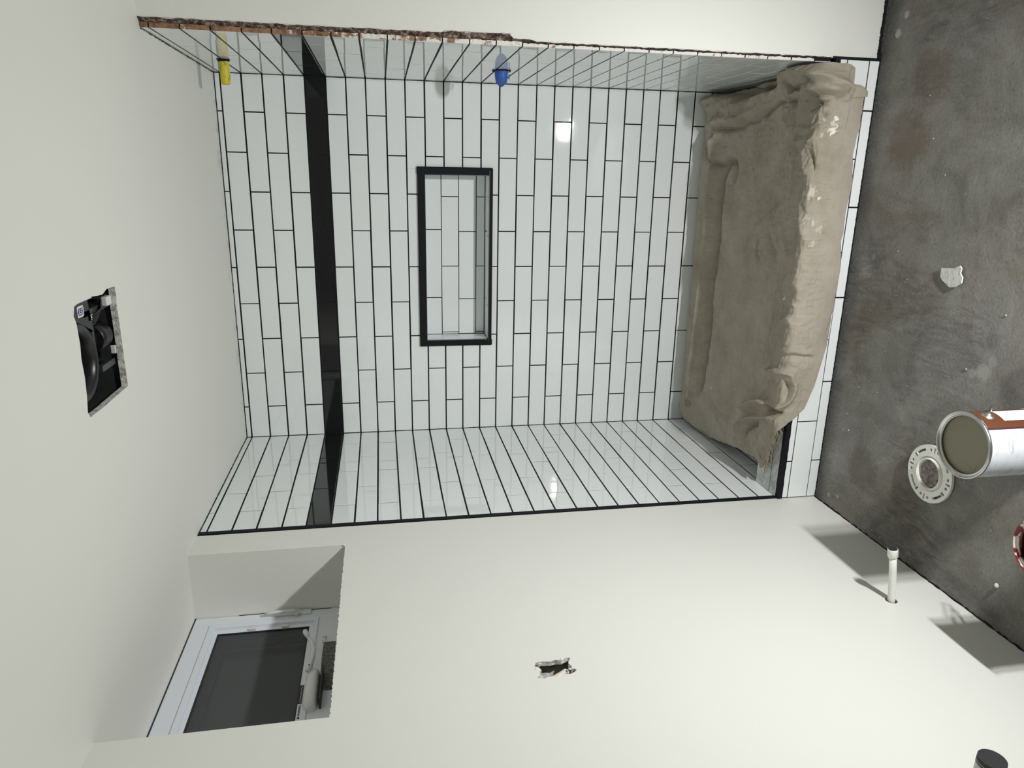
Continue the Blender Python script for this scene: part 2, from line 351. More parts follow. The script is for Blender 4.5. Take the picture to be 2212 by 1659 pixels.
# ---- left wall: tiled strip then painted wall
lw = MB()
def rough_line(p, q, n, amp, axis):
    out = []
    for k in range(n + 1):
        t = k / n; v = [p[0] + (q[0] - p[0]) * t, p[1] + (q[1] - p[1]) * t]
        if 0 < k < n: v[axis] += random.uniform(-amp, amp)
        out.append(tuple(v))
    return out
WY0, WY1, SILL = -1.053, -1.826, 1.745; WX = -0.25
YE = -4.3
sill_line = rough_line((WY0, SILL), (-1.19, SILL), 10, 0.0008, 1)[:-1] + rough_line((-1.19, SILL), (WY1, SILL - 0.001), 190, 0.0017, 1)
outer = [(-0.926, 0), (-0.926, CEIL), (WY0, CEIL)] + sill_line + [(WY1, CEIL), (YE, CEIL), (YE, 0)]
hole_out = [(-1.716, 1.256), (-1.728, 1.262), (-1.733, 1.252), (-1.744, 1.247), (-1.750, 1.252), (-1.756, 1.254), (-1.772, 1.253), (-1.776, 1.246), (-1.771, 1.235), (-1.772, 1.215), (-1.768, 1.195), (-1.769, 1.180), (-1.763, 1.168), (-1.757, 1.162), (-1.751, 1.166), (-1.750, 1.174), (-1.742, 1.170), (-1.730, 1.176), (-1.722, 1.173), (-1.712, 1.166), (-1.708, 1.172), (-1.711, 1.182), (-1.716, 1.190), (-1.713, 1.205), (-1.717, 1.220), (-1.714, 1.238)]
def circ(cy, cz, r, n=20): return [(cy + r * math.cos(2 * math.pi * k / n), cz + r * math.sin(2 * math.pi * k / n)) for k in range(n)]
holes = [hole_out, circ(-1.604, 0.184, 0.0165), circ(-2.27, 0.50, 0.031)]
lw.plate(outer, holes, lambda a, b, d: (-d, a, b), t=0.013)
wall_left = tag(lw.build('wall_left', [M_PAINT, M_PLASTER]), kind='structure')
me = wall_left.data                      # cut edges of the board (round the holes, along the sill) are raw plaster
for p in me.polygons:
    if abs(p.normal.x) < 0.5 and p.center.x < -0.002 and p.center.z > 0.05 and p.center.z < 1.76: p.material_index = 1
gl = MB(); gl.box((-0.012, YT, 0), (-0.0022, 0.012, CEIL)); gl.build('grout', M_GROUT, wall_left)
rects, mi = courses(YT, 0.0, -0.1407 - 3 * P, -0.2953 - 3 * P, P)
tiles('tiling', rects, lambda a, b, h: (h, a, b), [M_TILE, M_BLACK], wall_left, mi=mi)
et = MB()
pts = rough_line((-0.925, 0.0), (-0.923, CEIL), 60, 0.0018, 0)
V = []; F = []
for k, (y, z) in enumerate(pts):
    V += [(-0.004, YT, z), (0.0024, YT, z), (0.0024, y + 0.004, z), (0.0005, y, z)]
for k in range(len(pts) - 1):
    for i in range(3): F.append((4 * k + i, 4 * k + i + 1, 4 * k + 5 + i, 4 * k + 4 + i))
mesh_obj('edge_trim', V, F, M_GROUT, wall_left)
# recess of the window: reveals, sill, back filler
rv = MB()
rv.box((WX, WY0, SILL - 0.02), (-0.0131, WY0 + 0.013, CEIL)); rv.box((WX, WY1 - 0.013, SILL - 0.02), (-0.0131, WY1, CEIL))
rv.build('window_reveal', M_PAINT, wall_left)
sl = MB(); sl.box((WX, WY1 - 0.01, SILL - 0.03), (-0.0131, WY0 + 0.01, SILL - 0.006)); sl.build('window_sill', M_PLASTER, wall_left)
cv = MB()
for (y0, y1, z0, z1, d) in ((-1.81, -1.67, 1.13, 1.29, 0.035), (-1.66, -1.55, 0.14, 0.23, 0.05), (-2.33, -2.21, 0.44, 0.56, 0.05)):
    x0 = -0.0132
    for a, b in (((x0 - d - .004, y0, z0), (x0 - d, y1, z1)), ((x0 - d, y0 - .004, z0), (x0, y0, z1)), ((x0 - d, y1, z0), (x0, y1 + .004, z1)), ((x0 - d, y0, z0 - .004), (x0, y1, z0)), ((x0 - d, y0, z1), (x0, y1, z1 + .004))): cv.box(a, b)
cv.build('stud_cavity', M_CAVITY, wall_left)
# little torn plaster flakes round the outlet opening and the reveal corner
fl = MB()
for (y, z, s) in ((-1.722, 1.247, .004), (-1.769, 1.2555, .005), (-1.738, 1.2575, .004), (-1.7125, 1.19, .003), (-1.752, 1.178, .0035), (-1.055, 1.748, .004)):
    r = bmesh.ops.create_icosphere(fl.bm, subdivisions=1, radius=s)
    for v in r['verts']: v.co = Vector((v.co.x * 0.5 + 0.0005, v.co.y * random.uniform(.6, 1.3) + y, v.co.z * random.uniform(.8, 1.6) + z))
fl.build('plaster_flake', M_PLASTER, wall_left)
# ---- right alcove wall
wr = MB(); wr.box((W + 0.0022, YT, 0), (W + 0.011, 0.012, CEIL))
wall_right = tag(wr.build('wall_right', M_GROUT), kind='structure')
rects, mi = courses(YT - 0.001, 0.0, -0.140 - 3 * P, -0.295 - 3 * P, P)
tiles('tiling', rects, lambda a, b, h: (W - h, a, b), [M_TILE, M_BLACK], wall_right, mi=mi)
# broken tile ends facing the room, then ragged mortar up to the paint
V = []; F = []
zs = [z for z in ZL if z > 0.15]
for k in range(len(zs)):
    zt = (CEIL if k == 0 else zs[k - 1]) - 0.0018; zb = zs[k] + 0.0018
    nseg = 10; base = len(V)
    for s_ in range(nseg + 1):
        z = zt + (zb - zt) * s_ / nseg; jx = random.uniform(-.0012, .0016)
        wd = (0.0125 if zs[k] > 1.1 else 0.0085)
        V += [(W + 0.0004, YT + 0.002, z), (W + 0.0006, YT - 0.0016 - random.uniform(0, .0015), z), (W + wd + jx, YT - 0.0022 - random.uniform(0, .002), z)]
    for s_ in range(nseg):
        for i in range(2): F.append((base + 3 * s_ + i, base + 3 * s_ + i + 1, base + 3 * s_ + 4 + i, base + 3 * s_ + 3 + i))
mesh_obj('broken_tile_edge', V, F, M_TERRA, wall_right)
V = []; F = []; nz = 240
for k in range(nz + 1):
    z = 0.155 + (CEIL - 0.155) * k / nz
    w0 = 0.0245 if z > 1.25 else (0.018 if z > 1.14 else 0.0135)
    if 1.20 < z < 1.40: w0 = 0.030
    xo = W + w0 + random.uniform(-.0012, .0012)
    V += [(W + 0.002, YT + 0.004, z), (W + 0.011, YT + 0.0015 + random.uniform(-.001, .001), z), (xo, YP - 0.0005 - random.uniform(0, .0012), z), (xo + 0.0006, YP + 0.004, z)]
for k in range(nz):
    for i in range(3): F.append((4 * k + i, 4 * k + i + 1, 4 * k + 5 + i, 4 * k + 4 + i))
mesh_obj('ragged_mortar', V, F, M_MORTAR, wall_right)
# ---- painted return wall facing the camera, right of the alcove
XR = 2.35
pr = MB()
edge = []
for k in range(161):
    z = CEIL * k / 160
    w0 = 0.0235 if z > 1.25 else (0.0175 if z > 1.14 else 0.0130)
    if 1.20 < z < 1.40: w0 = 0.029
    if z < 0.16: w0 = 0.010
    edge.append((W + w0 + random.uniform(-.0012, .0012), z))
pr.plate(edge + [(XR, CEIL), (XR, 0)], [], lambda a, b, d: (a, YP + d, b), t=0.013)
wall_return = tag(pr.build('wall_return', M_PAINT), kind='structure')
cj = MB(); cj.box((W + 0.008, YP - 0.004, 0.0), (W + 0.016, YP + 0.002, 0.16)); cj.build('caulk_joint', M_GROUT, wall_return)
# ---- rest of the room
o = MB(); o.box((XR, YE, 0), (XR + 0.02, YP + 0.013, CEIL)); tag(o.build('wall_east', M_PAINT), kind='structure')
o = MB(); o.box((-0.013, YE - 0.02, 0), (XR + 0.02, YE, CEIL)); tag(o.build('wall_rear', M_PAINT), kind='structure')
# floor: fine slab
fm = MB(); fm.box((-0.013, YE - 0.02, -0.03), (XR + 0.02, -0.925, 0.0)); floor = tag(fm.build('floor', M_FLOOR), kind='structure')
# ceiling with the ragged fan opening
FX0, FX1, FY0, FY1 = 0.640, 0.886, -1.351, -1.592
co = [(FX0, FY0), (0.70, FY0 - .001), (0.76, FY0 + .001), (0.82, FY0), (0.846, FY0 - .001), (0.858, FY0 + .004), (FX1, FY0 + .002), (FX1 + .002, -1.40), (FX1 - .006, -1.43), (FX1 - .004, -1.46), (FX1, -1.50), (FX1 - .001, -1.56), (0.880, FY1 + .003), (0.862, FY1 - .006), (0.845, FY1 + .002), (0.80, FY1 + .004), (0.77, FY1 - .001), (0.73, FY1 + .002), (0.69, FY1 - .002), (0.655, FY1 - .010), (0.641, FY1 - .001), (FX0 - .001, -1.52), (FX0, -1.44)]
cm = MB()
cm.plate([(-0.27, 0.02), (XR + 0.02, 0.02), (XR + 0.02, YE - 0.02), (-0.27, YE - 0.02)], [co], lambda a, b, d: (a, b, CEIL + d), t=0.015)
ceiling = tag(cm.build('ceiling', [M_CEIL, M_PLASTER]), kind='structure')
for p in ceiling.data.polygons:
    if abs(p.normal.z) < 0.5 and p.center.x > 0.3 and p.center.x < 1.2 and p.center.y > -2: p.material_index = 1
# dark caulk where ceiling meets tile
V = []; F = []
path = [(W - 0.0, YT)] + [(W - 0.001, YT + 0.01 * k) for k in range(1, 90)] + [(W - 0.002, -0.002)] + [(W - 0.01 * k, -0.001) for k in range(1, 152)] + [(0.002, -0.002)] + [(0.001, -0.01 * k) for k in range(1, 90)] + [(0.0, YT)]
for k, (x, y) in enumerate(path):
    nx = -1 if x > W - 0.01 else (1 if x < 0.01 else 0); ny = -1 if (0.01 <= x <= W - 0.01) else 0
    d1 = random.uniform(0.0008, 0.0032); d2 = random.uniform(0.001, 0.004)
    V += [(x + nx * 0.0006, y + ny * 0.0006, CEIL - d2), (x + nx * d1, y + ny * d1, CEIL - 0.0006)]
for k in range(len(path) - 1): F.append((2 * k, 2 * k + 1, 2 * k + 3, 2 * k + 2))
mesh_obj('caulk_bead', V, F, M_GROUT, wall_back)
for (x0, y0, nm) in ((0.0, 0.0, 'corner_left'), (W, 0.0, 'corner_right')):
    V = []; F = []; s = 1 if x0 == 0 else -1
    for k in range(121):
        z = 0.1 + (CEIL - 0.1) * k / 120; a = random.uniform(.0022, .0034); b = random.uniform(.0022, .0034)
        V += [(x0 + s * a, -0.0002, z), (x0 + s * .001, -0.001, z), (x0 + s * 0.0002, -b, z)]
    for k in range(120):
        for i in range(2): F.append((3 * k + i, 3 * k + i + 1, 3 * k + 4 + i, 3 * k + 3 + i))
    mesh_obj('corner_caulk', V, F, M_GROUT, wall_back)

# ================================================================== niche
niche = thing('shower_niche', 'recessed rectangular tiled wall niche with a thick black frame, in the white back wall', 'niche', (0.79, 0, NZ0))
nl = MB()
for a, b in (((NX0 - .004, 0.0, NZ0 - .004), (NX1 + .004, ND + .006, NZ0 - 0.0022)), ((NX0 - .004, 0, NZ1 + 0.0022), (NX1 + .004, ND + .006, NZ1 + .004)), ((NX0 - .004, 0, NZ0 - .004), (NX0 - .0022, ND + .006, NZ1 + .004)), ((NX1 + .0022, 0, NZ0 - .004), (NX1 + .004, ND + .006, NZ1 + .004)), ((NX0 - .004, ND + .0022, NZ0 - .004), (NX1 + .004, ND + .006, NZ1 + .004))): nl.box(a, b)
nl.build('niche_grout', M_GROUT, niche)
zl = [NZ1 - 0.001, 1.3265 + 0.003, 1.2480 + 0.003, 1.171, NZ0 + 0.001]
rc = []
for r in range(4):
    j = [0.915, 1.060, 0.907, 1.060][r] - 3 * P
    for k in range(6):
        x0 = max(NX0, j + k * P); x1 = min(NX1, j + (k + 1) * P)
        if x1 - x0 > 0.007: rc.append((x0 + .0018, x1 - .0018, zl[r + 1] + .0018, zl[r] - .0018))
tiles('niche_back_tiling', rc, lambda a, b, h: (a, ND - h, b), [M_TILE], niche)
def strip(name, fr, cuts, d0=0.004):
    rc = []
    for (d_0, d_1) in ((d0, 0.055), (0.055, ND - .002)):
        off = 0 if d_0 < .01 else 1
        cc = cuts[off]
        for x0, x1 in zip(cc, cc[1:]): rc.append((x0 + .0015, x1 - .0015, d_0 + .0012, d_1 - .0012))
    tiles(name, rc, fr, [M_TILE], niche)
strip('niche_shelf_tiling', lambda a, b, h: (a, b, NZ0 + h), [[NX0, 0.585, 0.894, NX1], [NX0, 0.605, 0.912, NX1]])
strip('niche_side_tiling', lambda a, b, h: (NX0 + h, b, a), [[NZ0, NZ1], [NZ0, NZ1]])
strip('niche_side_tiling', lambda a, b, h: (NX1 - h, b, a), [[NZ0, NZ1], [NZ0, NZ1]])
strip('niche_top_tiling', lambda a, b, h: (a, b, NZ1 - h), [[NX0, 0.73, NX1], [NX0, 0.9, NX1]])
# frame bars: pencil trim in black
OX0, OX1, OZ0, OZ1 = 0.405, 1.186, 1.112, 1.440
fr = MB(); fr.box((OX0, -0.012, OZ0), (NX0, 0.001, OZ1), 0.003); fr.build('frame_bar', M_GROUT, niche)
fr = MB(); fr.box((NX1, -0.012, OZ0 + .004), (OX1, 0.001, OZ1 + .002), 0.003); fr.build('frame_bar', M_GROUT, niche)
fr = MB(); fr.box((OX0, -0.0125, NZ1), (OX1, 0.001, OZ1), 0.003); fr.build('frame_bar', M_GROUT, niche)
fr = MB(); fr.box((OX0, -0.013, OZ0 + 0.003), (OX1 - .004, 0.001, NZ0), 0.003); fr.build('frame_bar', M_GROUT, niche)
for a, b in (((NX0 - 0.001, -0.0132, NZ0 + .004), (NX0 + 0.0012, 0.0, NZ1)), ((NX1 - 0.0012, -0.0132, NZ0 + .004), (NX1 + 0.001, 0.0, NZ1)), ((NX0, -0.0135, NZ1 - 0.001), (NX1, 0.0, NZ1 + 0.0012)), ((NX0 - .01, -0.0142, NZ0 - 0.0012), (NX1 + .02, 0.0, NZ0 + 0.001))):
    fr = MB(); fr.box(a, b, 0.0004); fr.build('metal_edge', M_GALV, niche)

# ================================================================== curb, pan
CY0, CY1, CZ = -0.930, -0.766, 0.155
curb = thing('shower_curb', 'low shower curb with grey top and white tiled front, along the bottom of the alcove', 'shower curb', (W / 2, CY0, 0))
c = MB(); c.box((0.001, CY0 + 0.004, 0.0), (W + 0.010, CY1, CZ - 0.006)); c.build('curb_core', M_GROUT, curb)
c = MB(); c.box((0.001, CY0 + 0.012, CZ - 0.012), (W - 0.001, CY1 - 0.0, CZ), 0.0015); c.build('curb_top', M_CURB, curb)
c = MB(); c.box((0.002, CY0 + 0.062, CZ - 0.001), (W - 0.002, CY0 + 0.064, CZ + 0.0006)); c.build('seam_line', M_GALV, curb)
V = []; F = []
pts = rough_line((0.0, 0.136), (W + 0.01, 0.140), 110, 0.0012, 1)
for k, (x, z) in enumerate(pts):
    V += [(x, CY0 + 0.016 + random.uniform(-.001, .001), CZ + 0.0010), (x, CY0 - 0.0006, CZ + 0.0006), (x, CY0 - 0.0012, CZ - 0.004), (x, CY0 - 0.0008, z)]
for k in range(len(pts) - 1):
    for i in range(3): F.append((4 * k + i, 4 * k + i + 1, 4 * k + 5 + i, 4 * k + 4 + i))
mesh_obj('curb_edge_trim', V, F, M_GROUT, curb)
rc = []
for (zt, zb, j) in ((0.1395, 0.1145, 0.150), (0.1145, 0.0355, 0.306), (0.0355, -0.004, 0.150)):
    for k in range(-1, 6):
        x0 = max(0.002, j + (k) * 0.3075); x1 = min(W + 0.008, j + (k + 1) * 0.3075)
        if x1 - x0 > .012: rc.append((x0 + G, x1 - G, max(zb, 0) + (.0018 if zb > 0 else 0.0), zt - .0018))
tiles('curb_tiling', rc, lambda a, b, h: (a, CY0 - h, b), [M_TILE], curb)
V = []; F = []
pts = rough_line((0.0, 0.0022), (W + 0.03, 0.0025), 300, 0.0010, 1)
for k, (x, z) in enumerate(pts): V += [(x, CY0 - 0.0009, max(z * .8, 0.0006)), (x, CY0 - 0.003 - random.uniform(0, .003), 0.0006)]
for k in range(len(pts) - 1): F.append((2 * k, 2 * k + 1, 2 * k + 3, 2 * k + 2))
mesh_obj('floor_joint', V, F, M_GROUT, curb)
# caulk along the foot of the painted walls
for nm, par, ax in (('left', wall_left, 0), ('right', wall_return, 1)):
    V = []; F = []; nn = 200
    for k in range(nn + 1):
        t = k / nn; h = random.uniform(.001, .004); d = random.uniform(.002, .007)
        if ax == 0: y = -0.93 - t * 2.2; V += [(0.0006, y, h), (d, y, 0.0006)]
        else: x = W + 0.01 + t * 0.8; V += [(x, YP - 0.0006, h + 0.003), (x, YP - d - .003, 0.0006)]
    for k in range(nn): F.append((2 * k, 2 * k + 1, 2 * k + 3, 2 * k + 2))
    mesh_obj('floor_gap', V, F, M_GROUT, par)
pan = thing('shower_pan', 'white shower pan behind the curb, hidden under the canvas drop cloth', 'shower pan', (W / 2, -0.4, 0))
p_ = MB(); p_.box((0.004, CY1 + 0.001, 0.0), (W - 0.004, -0.004, 0.06), 0.004); p_.build('pan_floor', M_CURB, pan)
p_ = MB(); p_.lathe([(0.0001, 0.0005), (0.05, 0.0005), (0.055, 0.002), (0.057, 0.0)], (W / 2, -0.4, 0.06), 32); p_.build('drain_cover', M_METAL, pan)

# ================================================================== window
win = thing('window_1', 'small white vinyl window with a dark insect screen, high in the left wall', 'window', (-0.24, -1.44, SILL))
win['kind'] = 'structure'
FXf = -0.228
def ring(mb, y0, y1, z0, z1, t0, t1, t2, t3, xa, xb, bev=0.001):
    """rectangular frame: outer y0>y1, z0<z1; widths: far, near, bottom, top"""
    mb.box((xa, y0 - t0, z0), (xb, y0, z1), bev); mb.box((xa, y1, z0), (xb, y1 + t1, z1), bev)
    mb.box((xa, y1 + t1, z0), (xb, y0 - t0, z0 + t2), bev); mb.box((xa, y1 + t1, z1 - t3), (xb, y0 - t0, z1), bev)
f = MB(); ring(f, WY0 - 0.002, WY1 + 0.002, SILL + 0.003, CEIL - 0.003, 0.045, 0.045, 0.088, 0.052, -0.30, FXf); f.build('window_frame', M_VINYL, win)
s = MB(); ring(s, WY0 - 0.047, WY1 + 0.047, SILL + 0.091, CEIL - 0.055, 0.018, 0.018, 0.014, 0.016, -0.30, FXf + 0.004); ring(s, WY0 - 0.065, WY1 + 0.065, SILL + 0.105, CEIL - 0.071, 0.017, 0.017, 0.013, 0.013, -0.30, FXf - 0.006)
sash = s.build('sash', M_VINYL, win)
g_ = MB(); ring(g_, WY0 - 0.0815, WY1 + 0.0815, SILL + 0.1175, CEIL - 0.0835, 0.004, 0.004, 0.004, 0.004, -0.26, FXf - 0.0075, 0); g_.build('gasket', M_SHADOWGAP, sash)
y0, y1, z0, z1 = WY0 - 0.084, WY1 + 0.084, SILL + 0.12, CEIL - 0.086
mesh_obj('insect_screen', [(FXf - 0.012, y0, z0), (FXf - 0.012, y1, z0), (FXf - 0.012, y1, z1), (FXf - 0.012, y0, z1)], [(0, 1, 2, 3)], M_SCREEN, sash)
g_ = MB(); g_.box((-0.285, y1, z0), (-0.281, y0, z1)); g_.build('pane', M_GLASS, sash)
g_ = MB(); g_.box((-0.272, y0 - 0.030, z0), (-0.262, y0, z1)); g_.box((-0.272, y1, z1 - 0.02), (-0.262, y0, z1)); g_.build('outer_stop', M_SHADOWGAP, sash)
g_ = MB(); g_.box((-0.42, WY1 - .05, SILL - .05), (-0.40, WY0 + .05, CEIL + .05)); 
for k in range(2):
    zc = 2.045 - 0.1 * k
    cl = MB(); cl.box((FXf - 0.006, WY0 - 0.082, zc - 0.018), (FXf + 0.001, WY0 - 0.072, zc + 0.004), 0.001); cl.build('screen_clip', M_VINYL2, sash)
g_.build('outside_night', M_BLKPL, win)
gap = MB(); gap.box((FXf - 0.001, WY1, CEIL - 0.004), (FXf + 0.0012, WY0, CEIL - 0.0005)); gap.box((FXf - 0.001, WY0 - 0.003, 1.80), (FXf + 0.0010, WY0 - 0.0003, 2.09)); gap.build('shadow_gap', M_SHADOWGAP, win)  # dark strips stand in for shade where frame meets ceiling and reveal
pt = MB(); pt.plate([(-1.235, 1.744), (-1.236, 1.800), (-1.238, 1.811), (-1.30, 1.812), (-1.38, 1.810), (-1.452, 1.808), (-1.456, 1.744)], [], lambda a, b, d: (FXf + 0.0015 - d, a, b)); pt.build('mortar_patch', M_PATCH, win)
pt = MB(); pt.box((FXf, -1.24, 1.806), (FXf + 0.006, -1.205, 1.815), 0.001); pt.build('torn_flap', M_PLASTER, win)
# lock lever on the far stile
lk = MB(); lk.box((FXf, -1.080, 1.862), (FXf + 0.008, -1.058, 1.982), 0.0035); lock = lk.build('lock_plate', M_VINYL2, win, smooth=False)
lk = MB(); lk.tube([(FXf + 0.018, -1.082, 1.902), (FXf + 0.022, -1.086, 1.925), (FXf + 0.022, -1.086, 1.965), (FXf + 0.018, -1.082, 1.992), (FXf + 0.014, -1.080, 2.004)], [.0062, .0060, .0052, .0050, .0056], 10)
lk.tube([(FXf, -1.078, 1.906), (FXf + 0.020, -1.083, 1.904)], .008, 12); lk.build('lock_lever', M_VINYL2, lock)
# crank operator
ck = MB()
prof = [(-1.372, .010, .012), (-1.385, .028, .020), (-1.41, .036, .024), (-1.45, .036, .024), (-1.49, .032, .026), (-1.520, .024, .024), (-1.534, .012, .016)]
rings = []
for (y, dx, hz) in prof:
    rings.append([ck.bm.verts.new(p) for p in ((FXf, y, 1.822 - hz * .62), (FXf + dx, y, 1.824 - hz * .55), (FXf + dx, y, 1.828 + hz * .2), (FXf + dx * .7, y, 1.828 + hz * .75), (FXf, y, 1.828 + hz * .9))])
for a, b in zip(rings, rings[1:]):
    for i in range(4): ck.bm.faces.new((a[i], b[i], b[i + 1], a[i + 1]))
ck.bm.faces.new(rings[0]); ck.bm.faces.new(rings[-1][::-1])
crank = ck.build('crank_housing', M_VINYL2, win, smooth=True); md = crank.modifiers.new('round', 'SUBSURF'); md.levels = 2; md.render_levels = 2
cs = MB(); cs.box((FXf, -1.525, 1.798), (FXf + 0.034, -1.39, 1.8035), 0.001); cs.build('housing_slot', M_SHADOWGAP, crank)
ca = MB(); ca.tube([(FXf + 0.030, -1.405, 1.842), (FXf + 0.036, -1.392, 1.838), (FXf + 0.038, -1.36, 1.832), (FXf + 0.038, -1.32, 1.832), (FXf + 0.039, -1.285, 1.840), (FXf + 0.042, -1.262, 1.852)], [.007, .0075, .0065, .0065, .0068, .0055], 12)
ca.tube([(FXf + 0.042, -1.264, 1.851), (FXf + 0.044, -1.250, 1.858), (FXf + 0.045, -1.236, 1.864), (FXf + 0.045, -1.232, 1.866)], [.0055, .0078, .0078, .005], 12)
ca.build('crank_handle', M_VINYL2, crank)
cs = MB(); cs.tube([(FXf + 0.0440, -1.395, 1.838), (FXf + 0.0455, -1.395, 1.838)], .0018, 10); cs.build('set_screw', M_INK, crank)
# warning sticker on the bottom rail
def text(body, size, M, matl, name, parent, bold=0.0):
    cu = bpy.data.curves.new(name, 'FONT'); cu.body = body; cu.size = size; cu.offset = bold; cu.extrude = 0.0001
    to = bpy.data.objects.new(name, cu); COL.objects.link(to)
    dg = bpy.context.evaluated_depsgraph_get(); me = bpy.data.meshes.new_from_object(to.evaluated_get(dg))
    bpy.data.objects.remove(to); me.transform(M); me.materials.clear(); me.materials.append(matl)
    return link(bpy.data.objects.new(name, me), parent)
SX = FXf - 0.0056
def wallM(y, z, x=SX): return Matrix(((0, 0, 1, x), (1, 0, 0, y), (0, 1, 0, z), (0, 0, 0, 1)))
text('WARNING', 0.0085, wallM(-1.536, 1.8535), M_INK, 'warning_lettering', sash, 0.0001)
wt = MB()
k = [wt.bm.verts.new(p) for p in ((SX + .0002, -1.548, 1.8535), (SX + .0002, -1.538, 1.8535), (SX + .0002, -1.543, 1.8615))]; wt.bm.faces.new(k)
for (a, b) in ((-1.563, -1.560), (-1.558, -1.5565)):
    wt.box((SX, a, 1.852), (SX + .0002, b, 1.862))
wt.box((SX, -1.566, 1.851), (SX + .0002, -1.553, 1.8522)); wt.box((SX, -1.566, 1.862), (SX + .0002, -1.553, 1.863))
wt.build('warning_symbol', M_INK, sash)
bl = MB(); bl.box((SX, -1.490, 1.8525), (SX + .0002, -1.415, 1.8635)); bl.build('black_label', M_INK, sash)
bl = MB()
for kk in range(9):
    yy = -1.485 + kk * 0.0075; bl.box((SX + .0002, yy, 1.856 + (kk % 2) * .001), (SX + .0003, yy + 0.0045, 1.8575 + (kk % 2) * .001))
bl.build('label_print', M_STICK, sash)

# ================================================================== exhaust fan in the ceiling
fan = thing('exhaust_fan', 'black open bathroom exhaust fan housing set in the hole in the ceiling', 'exhaust fan', (0.76, -1.47, CEIL))
hb = MB(); x0, x1, ya, yb, zt = FX0 - .006, FX1 + .006, -1.343, -1.612, 2.375
for a, b in (((x0 - .002, yb, CEIL + .0152), (x0, ya, zt)), ((x1, yb, CEIL + .0152), (x1 + .002, ya, zt)), ((x0, ya, CEIL + .0152), (x1, ya + .002, zt)), ((x0, yb - .002, CEIL + .0152), (x1, yb, zt)), ((x0 - .002, yb - .002, zt), (x1 + .002, ya + .002, zt + .002))): hb.box(a, b)
fan_h = hb.build('housing', M_GALV, fan)
sc_ = MB(); prof = [(0.062, 0.06), (0.065, 0.016), (0.070, 0.004), (0.080, 0.0), (0.089, 0.006), (0.094, 0.02), (0.095, 0.11)]
sc_.lathe(prof, (0.746, -1.543, CEIL + 0.016), 64, a0=0, a1=2 * math.pi); sc_.build('blower_ring', M_BLKPL, fan)
fw = MB(); fw.lathe([(0.0001, 0.05), (0.03, 0.045), (0.032, 0.06), (0.060, 0.062), (0.061, 0.1)], (0.746, -1.543, CEIL + 0.012), 48)
for k in range(40):
    a = k * 2 * math.pi / 40; M = Matrix.Translation((0.746, -1.543, CEIL + 0.05)) @ Matrix.Rotation(a, 4, 'Z') @ Matrix.Translation((0.053, 0, 0)) @ Matrix.Rotation(0.6, 4, 'Z')
    fw.box((-.008, -.0006, 0), (.008, .0006, .045), M=M)
fw.build('blower_wheel', M_BLKPL, fan)
pl = MB(); pl.plate([(0.800, -1.452), (0.889, -1.470), (0.889, -1.61), (0.86, -1.61), (0.850, -1.585), (0.838, -1.54), (0.822, -1.50)], [], lambda a, b, d: (a, b, CEIL + .020 + (b + 1.55) * .0 + d), t=0.0015); plate_ = pl.build('mounting_plate', M_BLKPL, fan)
# sticker with a shield mark under the plate
sx_, sy_ = 0.8560, -1.5110
def rr(cx, cy, wx, wy, r, n=5):
    out = []
    for (qx, qy, a0) in ((1, 1, 0), (-1, 1, 90), (-1, -1, 180), (1, -1, 270)):
        for k in range(n + 1):
            a = math.radians(a0 + 90 * k / n); out.append((cx + qx * (wx / 2 - r) + r * math.cos(a), cy + qy * (wy / 2 - r) + r * math.sin(a)))
    return out
st = MB(); st.plate(rr(sx_, sy_, 0.024, 0.034, 0.004), [], lambda a, b, d: (a, b, CEIL + .0196)); stick = st.build('sticker', M_STICK, plate_)
st = MB()
def fr2(a, b, d): return (a, b, CEIL + .0193)
st.plate([(sx_ - .009, sy_ + .009), (sx_ + .009, sy_ + .009), (sx_ + .009, sy_ + .0125), (sx_ - .009, sy_ + .0125)], [], fr2)
st.plate([(sx_ - .009, sy_ - .0085), (sx_ + .009, sy_ - .0085), (sx_ + .009, sy_ - .0105), (sx_, sy_ - .015), (sx_ - .009, sy_ - .0105)], [], fr2)
for xx in (-.0085, -.0035, .0005, .0045): st.plate([(sx_ + xx, sy_ - .006), (sx_ + xx + .0028, sy_ - .006), (sx_ + xx + .0028, sy_ + .006), (sx_ + xx, sy_ + .006)], [], fr2)
st.build('sticker_mark', M_BLUEINK, stick)
mo = MB(); mo.tube([(0.775, -1.43, CEIL + .045), (0.775, -1.37, CEIL + .045)], .034, 24); mo.tube([(0.775, -1.445, CEIL + .045), (0.775, -1.43, CEIL + .045)], [.018, .022], 20); mo.build('motor', M_BLKPL, fan)
br = MB(); br.box((0.70, -1.44, CEIL + .018), (0.715, -1.36, CEIL + .03), .001); br.box((0.715, -1.46, CEIL + .022), (0.80, -1.448, CEIL + .06), .001); br.box((0.838, -1.50, CEIL + .02), (0.852, -1.36, CEIL + .055), .001); br.build('bracket', M_GALV, fan)
cn = MB(); cn.box((0.846, -1.392, CEIL + .006), (0.868, -1.362, CEIL + .020), .003, M=None); cn.build('white_connector', M_VINYL2, fan)
wz = MB()
for k in range(4):
    wz.tube([(0.860, -1.395, CEIL + .02), (0.845 - .008 * k, -1.42, CEIL + .012 + .004 * k), (0.835 - .006 * k, -1.45, CEIL + .020), (0.842 - .01 * k, -1.48, CEIL + .035)], .0026, 8)
wz.build('wire', M_BLKPL, fan)
wz = MB(); wz.box((0.826, -1.475, CEIL + .020), (0.842, -1.445, CEIL + .024), .001, M=None); wz.box((0.818, -1.44, CEIL + .022), (0.836, -1.425, CEIL + .026), .001); wz.build('foil_tab', M_VINYL2, fan)
tb = MB(); tb.box((0.728, -1.372, CEIL + .010), (0.748, -1.366, CEIL + .020), .001); tb.build('metal_tab', M_VINYL2, fan)
